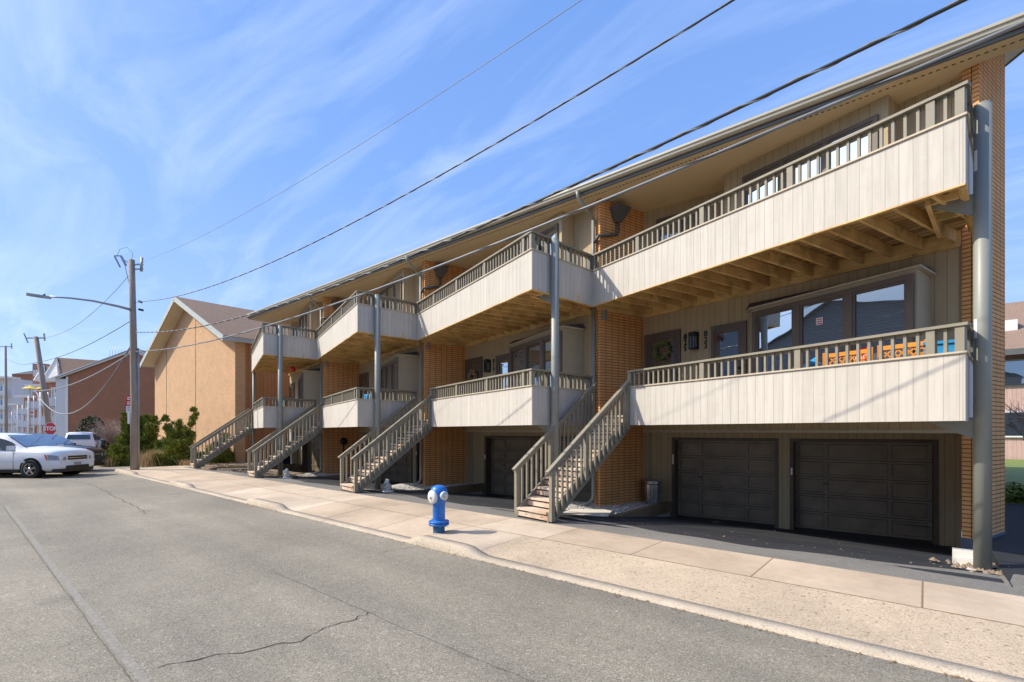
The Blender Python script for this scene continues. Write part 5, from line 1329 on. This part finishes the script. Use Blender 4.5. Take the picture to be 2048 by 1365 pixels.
# ------------------------------------------------------------------ cars
def car(px, Z, heading, body, label, L_=4.75, H=1.68, group=None, suv=True):
    x_, y_ = atg(px, Z); base = Vector((x_, y_, RZ)); hd = Vector((heading.x, heading.y, 0)).normalized(); rt = Vector((hd.y, -hd.x, 0))
    o = empty('parked_car', base, label, 'car', group)
    T = lambda u, w, z: base + hd * u + rt * w + UP * z
    hw = .9
    # stations: u (0 = front axle), sill, belt z, top z, half width at belt, half width at top
    St = [(.99, .40, .80, .90, .72, .66), (.95, .30, .92, 1.0, .83, .77), (.70, .24, .99, 1.08, .89, .82), (.3, .24, 1.01, 1.12, .91, .82), (-.28, .24, 1.02, 1.17, .92, .80), (-.48, .24, 1.02, 1.25, .92, .79),
          (-.85, .24, 1.03, 1.50, .92, .76), (-1.25, .24, 1.03, 1.66, .92, .73), (-2.2, .24, 1.04, 1.73, .92, .72), (-3.0, .26, 1.05, 1.72, .91, .71), (-3.50, .30, 1.06, 1.64, .90, .70), (-3.70, .36, 1.0, 1.18, .86, .74), (-3.76, .45, .8, .9, .80, .72)]
    m = MB(); Rg = []
    for (u, s_, bz, tz, wb, wt) in St:
        half = [(0, s_), (wb * .8, s_), (wb * .98, s_ + .1), (wb, (s_ + bz) / 2), (wb * .985, bz - .03), (wb * .95, bz), (wt, tz - .05), (wt * .85, tz), (0, tz + .02)]
        Rg.append([T(u, w, z) for w, z in half] + [T(u, -w, z) for w, z in half[-2:0:-1]])
    nR = len(Rg[0])
    for A, B in zip(Rg, Rg[1:]):
        for k in range(nR): m.face([A[k], B[k], B[(k + 1) % nR], A[(k + 1) % nR]], [(0, 0)] * 4, True)
    m.face(Rg[0], [(0, 0)] * nR); m.face(Rg[-1][::-1], [(0, 0)] * nR)
    bo = m.build('body', body, o)
    # glass: side windows, windscreen, rear
    def top_at(u):
        for a, b in zip(St, St[1:]):
            if a[0] >= u >= b[0]:
                t = (a[0] - u) / (a[0] - b[0]); return tuple(a[k] + (b[k] - a[k]) * t for k in range(6))
        return St[-1]
    for sd in (1, -1):
        for u0, u1 in ((-.66, -1.66), (-1.76, -2.60), (-2.7, -3.35)):
            m = MB(); n_ = 6
            for k in range(n_):
                a, b = u0 + (u1 - u0) * k / n_, u0 + (u1 - u0) * (k + 1) / n_; A, B = top_at(a), top_at(b)
                def gp(S_, f): w0, w1 = S_[4] * .95, S_[5]; z0, z1 = S_[2] + .02, S_[3] - .05; return (w0 + (w1 - w0) * f + .008) * sd, z0 + (z1 - z0) * f
                q4 = [T(a, *gp(A, .03)), T(b, *gp(B, .03)), T(b, *gp(B, .86)), T(a, *gp(A, .86))]; m.face(q4, None, True)
            m.build('side_window', 'car_glass', o)
    m = MB(); ws = [(-.38, .76, 1.21 + .03), (-.82, .73, 1.48 + .045), (-1.16, .68, 1.625 + .045)]
    for (u0, w0, z0), (u1, w1, z1) in zip(ws, ws[1:]): m.face([T(u0, -w0, z0), T(u0, w0, z0), T(u1, w1, z1), T(u1, -w1, z1)], None, True)
    m.build('windscreen', 'car_glass', o)
    m = MB(); m.face([T(-3.73, -.66, 1.2), T(-3.73, .66, 1.2), T(-3.58, .62, 1.54), T(-3.58, -.62, 1.54)]); m.build('rear_window', 'car_glass', o)
    for u in (0, -2.8):
        for sd in (1, -1):
            ax = rt * sd; c = T(u, .80 * sd, .35)
            m = MB(); m.lathe([(.42, -.12), (.42, .118)], T(u, .80 * sd, .37), 28, ax); m.lathe([(0, .118), (.42, .118)], T(u, .80 * sd, .37), 28, ax); m.build('wheel_arch', 'black_paint', o)
            m = MB(); m.lathe([(.22, .15), (.24, .155), (.33, .15), (.355, .125), (.355, -.08), (.33, -.1)], c, 28, ax); wh = m.build('wheel', 'tyre', o)
            m = MB(); m.lathe([(.235, .135), (.235, .15), (.225, .155), (.21, .14), (.21, .10)], c, 28, ax)
            for k in range(5):
                aa = k * 2 * math.pi / 5 + .3; r_ = (hd * math.cos(aa) + UP * math.sin(aa)); m.beam(c + ax * .145 + r_ * .04, c + ax * .145 + r_ * .22, .075, .02, ax)
            m.lathe([(.06, .14), (.055, .165), (0, .168)], c, 14, ax); m.build('rim', 'chrome', wh)
            m = MB(); m.lathe([(0, .10), (.22, .10)], c, 20, ax); m.build('hub_shadow', 'black_paint', wh)
    for sd in (1, -1):
        m = MB(); m.face([T(.60, .89 * sd, .90), T(.93, .82 * sd, .86), T(.93, .82 * sd, .68), T(.66, .895 * sd, .70)], None); m.face([T(.935, .81 * sd, .86), T(.985, .50 * sd, .80), T(.99, .50 * sd, .68), T(.945, .81 * sd, .68)]); m.v = [v + (rt * sd * .012 + hd * .02) for v in m.v]; m.build('headlight', 'lens', o)
        m = MB(); m.face([T(.52, .90 * sd, .91), T(.595, .895 * sd, .90), T(.65, .897 * sd, .70), T(.60, .90 * sd, .70)]); m.v = [v + rt * sd * .014 for v in m.v]; m.build('indicator', 'amber', o)
        m = MB(); m.prism([tuple(T(-.68, .93 * sd, 0).xy), tuple(T(-.56, .95 * sd, 0).xy), tuple(T(-.60, 1.12 * sd, 0).xy), tuple(T(-.72, 1.12 * sd, 0).xy)], RZ + 1.08, RZ + 1.25); m.build('mirror', body, o)
        m = MB(); m.face([T(-3.70, .62 * sd, 1.05), T(-3.66, .82 * sd, 1.05), T(-3.72, .80 * sd, .78), T(-3.75, .62 * sd, .78)]); m.v = [v - hd * .02 for v in m.v]; m.build('tail_light', 'red_paint', o)
        for u in (-.66, -1.76, -2.66):
            m = MB(); S_ = top_at(u); m.beam(T(u, (S_[4] + .004) * sd, .32), T(u, (S_[4] * .99 + .004) * sd, 1.02), .008, .008, hd); m.build('door_seam', 'black_paint', bo)
        for u in (-1.62, -2.55): m = MB(); m.beam(T(u, .925 * sd, .93), T(u + .16, .925 * sd, .93), .03, .03); m.build('door_handle', body if body != 'car_white' else 'grey_metal', bo)
        m = MB(); m.beam(T(-.45, .90 * sd, .27), T(-2.35, .90 * sd, .27), .05, .12); m.build('sill', 'black_paint', o)
    m = MB(); m.beam(T(.995, -.42, .76), T(.995, .42, .76), .03, .15); gr = m.build('grille', 'black_metal', o); m = MB(); m.beam(T(1.012, -.42, .76), T(1.012, .42, .76), .02, .03); m.build('chrome_bar', 'chrome', gr)
    m = MB(); m.prism([tuple(T(.99, -.74, 0).xy), tuple(T(.99, .74, 0).xy), tuple(T(.80, .89, 0).xy), tuple(T(.80, -.89, 0).xy)], RZ + .22, RZ + .34); m.build('lower_bumper', 'black_metal', o)
    m = MB(); m.beam(T(.99, -.5, .40), T(.99, .5, .40), .05, .12); m.build('air_intake', 'black_metal', o)
    m = MB(); m.beam(T(1.0, -.15, .53), T(1.0, .15, .53), .02, .1); m.build('number_plate', 'lens', o)
    m = MB(); m.beam(T(-3.77, -.17, .72), T(-3.77, .17, .72), .02, .14); m.build('number_plate', 'lens', o)
    return o
hd1 = cx_
car(106, 19.5, hd1, 'car_white', 'white SUV parked side-on in front at the left edge')
hdd = V2(*(cx_ * .995 + V2(-cx_.y, cx_.x) * .05))
car(138, 21.9, hdd, 'car_dark', 'dark blue SUV parked just beyond the white one')
c3 = CW(-.62, .78)
car(172, 38.5, V2(*CW(-.58, .82)), 'car_white', 'silver-white SUV seen from behind near the junipers')

# ------------------------------------------------------------------ right-hand background
m = MB(); m.box(1.0, 40, 16.31, 41.8, -.19, -.02); struct(m, 'lawn', 'lawn_green')
o = empty('shrub_hedge', (3.0, 17.6, -.1), 'bright green clipped hedge beyond the end pillar', 'hedge')
m = MB(); R = random.Random(5)
for _ in range(9000):
    x_ = R.uniform(1.3, 8); y_ = R.uniform(16.4, 18.4); z_ = R.uniform(-.1, .36 + .07 * math.sin(x_ * 3) + .06 * math.sin(y_ * 5)); p_ = Vector((x_, y_, z_)); a = Vector((R.gauss(0, 1), R.gauss(0, 1), R.gauss(0, 1))).normalized(); b = a.cross(UP).normalized(); s_ = .07 * R.uniform(.6, 1.3); m.face([p_ - a * s_, p_ + b * s_ * .6, p_ + a * s_, p_ - b * s_ * .6])
m.build('foliage', 'hedge_bright', o)
o = empty('rear_building', (7, 42, -.2), 'pinkish building with a tan shingle roof seen past the end pillar', 'building')
m = MB(); m.box(1, 30, 42, 52, -.3, 4.4); m.build('wall', 'siding_pink', o)
m = MB(); m.box(.8, 30, 41.9, 42, 4.4, 6.0); m.build('upper_band', 'fascia_green', o)
m = MB(); m.face([(.3, 41, 6.5), (30, 41, 6.5), (30, 48, 10.6), (.3, 48, 10.6)]); m.face([(.3, 55, 6.5), (.3, 48, 10.6), (30, 48, 10.6), (30, 55, 6.5)]); m.face([(.3, 41, 6.45), (.3, 55, 6.45), (30, 55, 6.45), (30, 41, 6.45)]); m.build('roof', 'shingle_tan', o)
m = MB(); m.box(.3, 30, 40.9, 41.0, 6.2, 6.55); m.build('gutter', 'fascia_paint', o)
for x_ in (3.2, 6.6): 
    m = MB(); m.box(x_, x_ + 1.7, 41.86, 41.95, 1.3, 2.9); w = m.build('window', 'white_plastic', o); m = MB(); m.face([(x_ + .12, 41.85, 1.4), (x_ + 1.58, 41.85, 1.4), (x_ + 1.58, 41.85, 2.8), (x_ + .12, 41.85, 2.8)]); m.build('pane', 'glass_pane', w)
for x_ in (3.6, 5.6): m = MB(); m.box(x_, x_ + .8, 43.6, 44.4, 7.4, 8.4 + .3); m.build('skylight', 'white_plastic', o)
m = MB(); m.box(.9, 12, 41.84, 41.9, 4.45, 5.9); m.build('window_band', 'glass_pane', o)
R = random.Random(9)
def btree(x, y, z, h, label, seed):
    R = random.Random(seed); o = empty('bare_tree', (x, y, z), label, 'tree'); t_ = MB(); cr = MB()
    t_.tube([(x, y, z), (x + .05, y, z + h * .3), (x, y, z + h * .5)], [.09, .07, .05], 8)
    def br(p_, d, ln, r, dep):
        e_ = p_ + d * ln; cr.tube([p_, p_.lerp(e_, .5) + Vector((R.gauss(0, .04), R.gauss(0, .04), 0)), e_], [r, r * .8, r * .5], 4, False)
        if dep:
            for _ in range(4): br(p_.lerp(e_, R.uniform(.35, 1)), (d + Vector((R.gauss(0, .55), R.gauss(0, .55), R.gauss(.1, .4)))).normalized(), ln * .68, r * .6, dep - 1)
    for k in range(7):
        a = k * .9 + R.random(); br(Vector((x, y, z + h * R.uniform(.2, .5))), Vector((math.cos(a), math.sin(a), .8)).normalized(), h * .28, .03, 3)
    t_.build('trunk', 'bark', o); cr.build('crown', 'twig', o)
btree(2.65, 19.3, -.1, 3.4, 'small leafless tree on the lawn past the end pillar', 3)

# houses across the street behind the camera, mirrored in the windows
def opposite(x0, x1, y1, label, wallm, ze=6.5, za=9.5):
    y0 = y1 - 9; o = empty('opposite_house', ((x0 + x1) / 2, y1, -.2), label, 'house', 'houses on the opposite side of the street'); xm = (x0 + x1) / 2
    m = MB(); m.prism([(x0, y0), (x1, y0), (x1, y1), (x0, y1)], -.3, ze); m.face([(x1, y1, ze), (x0, y1, ze), (xm, y1, za)]); m.face([(x0, y0, ze), (x1, y0, ze), (xm, y0, za)]); m.build('wall', wallm, o)
    m = MB(); m.face([(x0 - .4, y0, ze - .2), (x0 - .4, y1 + .5, ze - .2), (xm, y1 + .5, za + .1), (xm, y0, za + .1)]); m.face([(xm, y0, za + .1), (xm, y1 + .5, za + .1), (x1 + .4, y1 + .5, ze - .2), (x1 + .4, y0, ze - .2)]); m.build('roof', 'shingle_grey', o)
    for x_ in (x0 + 1.2, xm + .6):
        for z in (1, 4):
            m = MB(); m.box(x_, x_ + 1.4, y1 + .002, y1 + .05, z, z + 1.5); w = m.build('window', 'white_plastic', o); m = MB(); m.face([(x_ + .1, y1 + .055, z + .1), (x_ + .1, y1 + .055, z + 1.4), (x_ + 1.3, y1 + .055, z + 1.4), (x_ + 1.3, y1 + .055, z + .1)]); m.build('pane', 'glass_pane', w)
opposite(-2.5, 10, -10, 'grey sided gabled house across the street behind the camera', 'siding_grey', 9, 11.5)
opposite(8.5, 19, -13, 'second grey sided house across the street, farther along', 'siding_grey', 7, 10)
opposite(-42, -18, -12, 'long grey sided house across the street, opposite the corner', 'siding_grey', 9.2, 12)

# ------------------------------------------------------------------ light, sky, camera
SUN_EL = math.radians(41); sd = Vector((-.76, -.65, 0)).normalized()
az_ = math.atan2(sd.x, sd.y)       # clockwise from +Y
w = bpy.data.worlds.new('World'); S.world = w; w.use_nodes = True; t = w.node_tree
bg = t.nodes['Background']; sky = N(t, 'ShaderNodeTexSky'); sky.sky_type = 'NISHITA'; sky.sun_disc = False; sky.sun_elevation = SUN_EL; sky.sun_rotation = az_
sky.air_density = 1.0; sky.dust_density = .4; sky.ozone_density = 2.0; sky.altitude = 0
tc_ = N(t, 'ShaderNodeTexCoord'); sp = N(t, 'ShaderNodeSeparateXYZ'); L(t, tc_.outputs['Generated'], sp.inputs[0])
# flat cloud layer: project the direction on a plane overhead
den = math_(t, 'ADD', math_(t, 'MAXIMUM', sp.outputs['Z'], 0.0), .12)
cb = N(t, 'ShaderNodeCombineXYZ'); L(t, math_(t, 'DIVIDE', sp.outputs['X'], den), cb.inputs[0]); L(t, math_(t, 'DIVIDE', sp.outputs['Y'], den), cb.inputs[1])
mp = N(t, 'ShaderNodeMapping'); mp.inputs['Rotation'].default_value = (0, 0, math.radians(-62)); mp.inputs['Scale'].default_value = (.55, 2.1, 1); mp.inputs['Location'].default_value = (1.3, .4, 0); L(t, cb.outputs[0], mp.inputs[0])
n1 = N(t, 'ShaderNodeTexNoise'); n1.inputs['Scale'].default_value = 1.6; n1.inputs['Detail'].default_value = 11; n1.inputs['Roughness'].default_value = .6; n1.inputs['Distortion'].default_value = 1.2; L(t, mp.outputs[0], n1.inputs['Vector'])
n2 = N(t, 'ShaderNodeTexNoise'); n2.inputs['Scale'].default_value = .7; n2.inputs['Detail'].default_value = 3; L(t, cb.outputs[0], n2.inputs['Vector'])
cf = math_(t, 'MULTIPLY', ramp(t, n1.outputs['Fac'], [(.44, (0, 0, 0)), (.74, (1, 1, 1))]), ramp(t, n2.outputs['Fac'], [(.36, (.25, .25, .25)), (.6, (1, 1, 1))]))
cf = math_(t, 'MULTIPLY', cf, .26)
grad = ramp(t, sp.outputs['Z'], [(0.0, (.42, .60, 1.0)), (.18, (.33, .52, .97)), (.45, (.22, .42, .92)), (1.0, (.13, .30, .78))])
gs = N(t, 'ShaderNodeVectorMath', operation='SCALE'); L(t, grad, gs.inputs[0]); gs.inputs['Scale'].default_value = 4.0
base = mixc(t, .84, sky.outputs[0], gs.outputs[0])
c = mixc(t, cf, base, (4.4, 4.9, 6.0))
dt = N(t, 'ShaderNodeVectorMath', operation='DOT_PRODUCT'); L(t, tc_.outputs['Generated'], dt.inputs[0]); dt.inputs[1].default_value = tuple(sd * math.cos(SUN_EL) + UP * math.sin(SUN_EL))
gw = math_(t, 'MULTIPLY', math_(t, 'POWER', math_(t, 'MAXIMUM', dt.outputs['Value'], 0.0), 14.0), 12.0)  # broad warm glow around the sun, added to fill the shaded fronts
gv = N(t, 'ShaderNodeVectorMath', operation='SCALE'); gv.inputs[0].default_value = (1.0, .93, .80); L(t, gw, gv.inputs['Scale'])
ga = N(t, 'ShaderNodeVectorMath', operation='ADD'); L(t, c, ga.inputs[0]); L(t, gv.outputs[0], ga.inputs[1]); c = ga.outputs[0]
L(t, c, bg.inputs['Color']); bg.inputs['Strength'].default_value = .15
sl = bpy.data.lights.new('sun', 'SUN'); sl.energy = 2.9; sl.angle = math.radians(.5); sl.color = (1, .91, .77)
so = bpy.data.objects.new('sun', sl); COL.objects.link(so)
dirv = -(sd * math.cos(SUN_EL) + UP * math.sin(SUN_EL)); so.rotation_euler = dirv.to_track_quat('-Z', 'Y').to_euler(); so.location = (-20, -20, 30)

cam = bpy.data.cameras.new('camera'); co = bpy.data.objects.new('camera', cam); COL.objects.link(co)
co.location = (0, 0, CAMH); fwd = Vector((-.6501, .7598, 0)); co.rotation_euler = fwd.to_track_quat('-Z', 'Y').to_euler()
cam.sensor_width = 36; cam.lens = 966 / 2048 * 36; cam.shift_y = (862 - 682.5) / 2048; cam.clip_end = 2000; cam.clip_start = .05
S.camera = co
S.view_settings.view_transform = 'Standard'; S.view_settings.look = 'None'; S.view_settings.gamma = 1; S.view_settings.exposure = .86
S.cycles.max_bounces = 8; S.cycles.diffuse_bounces = 4
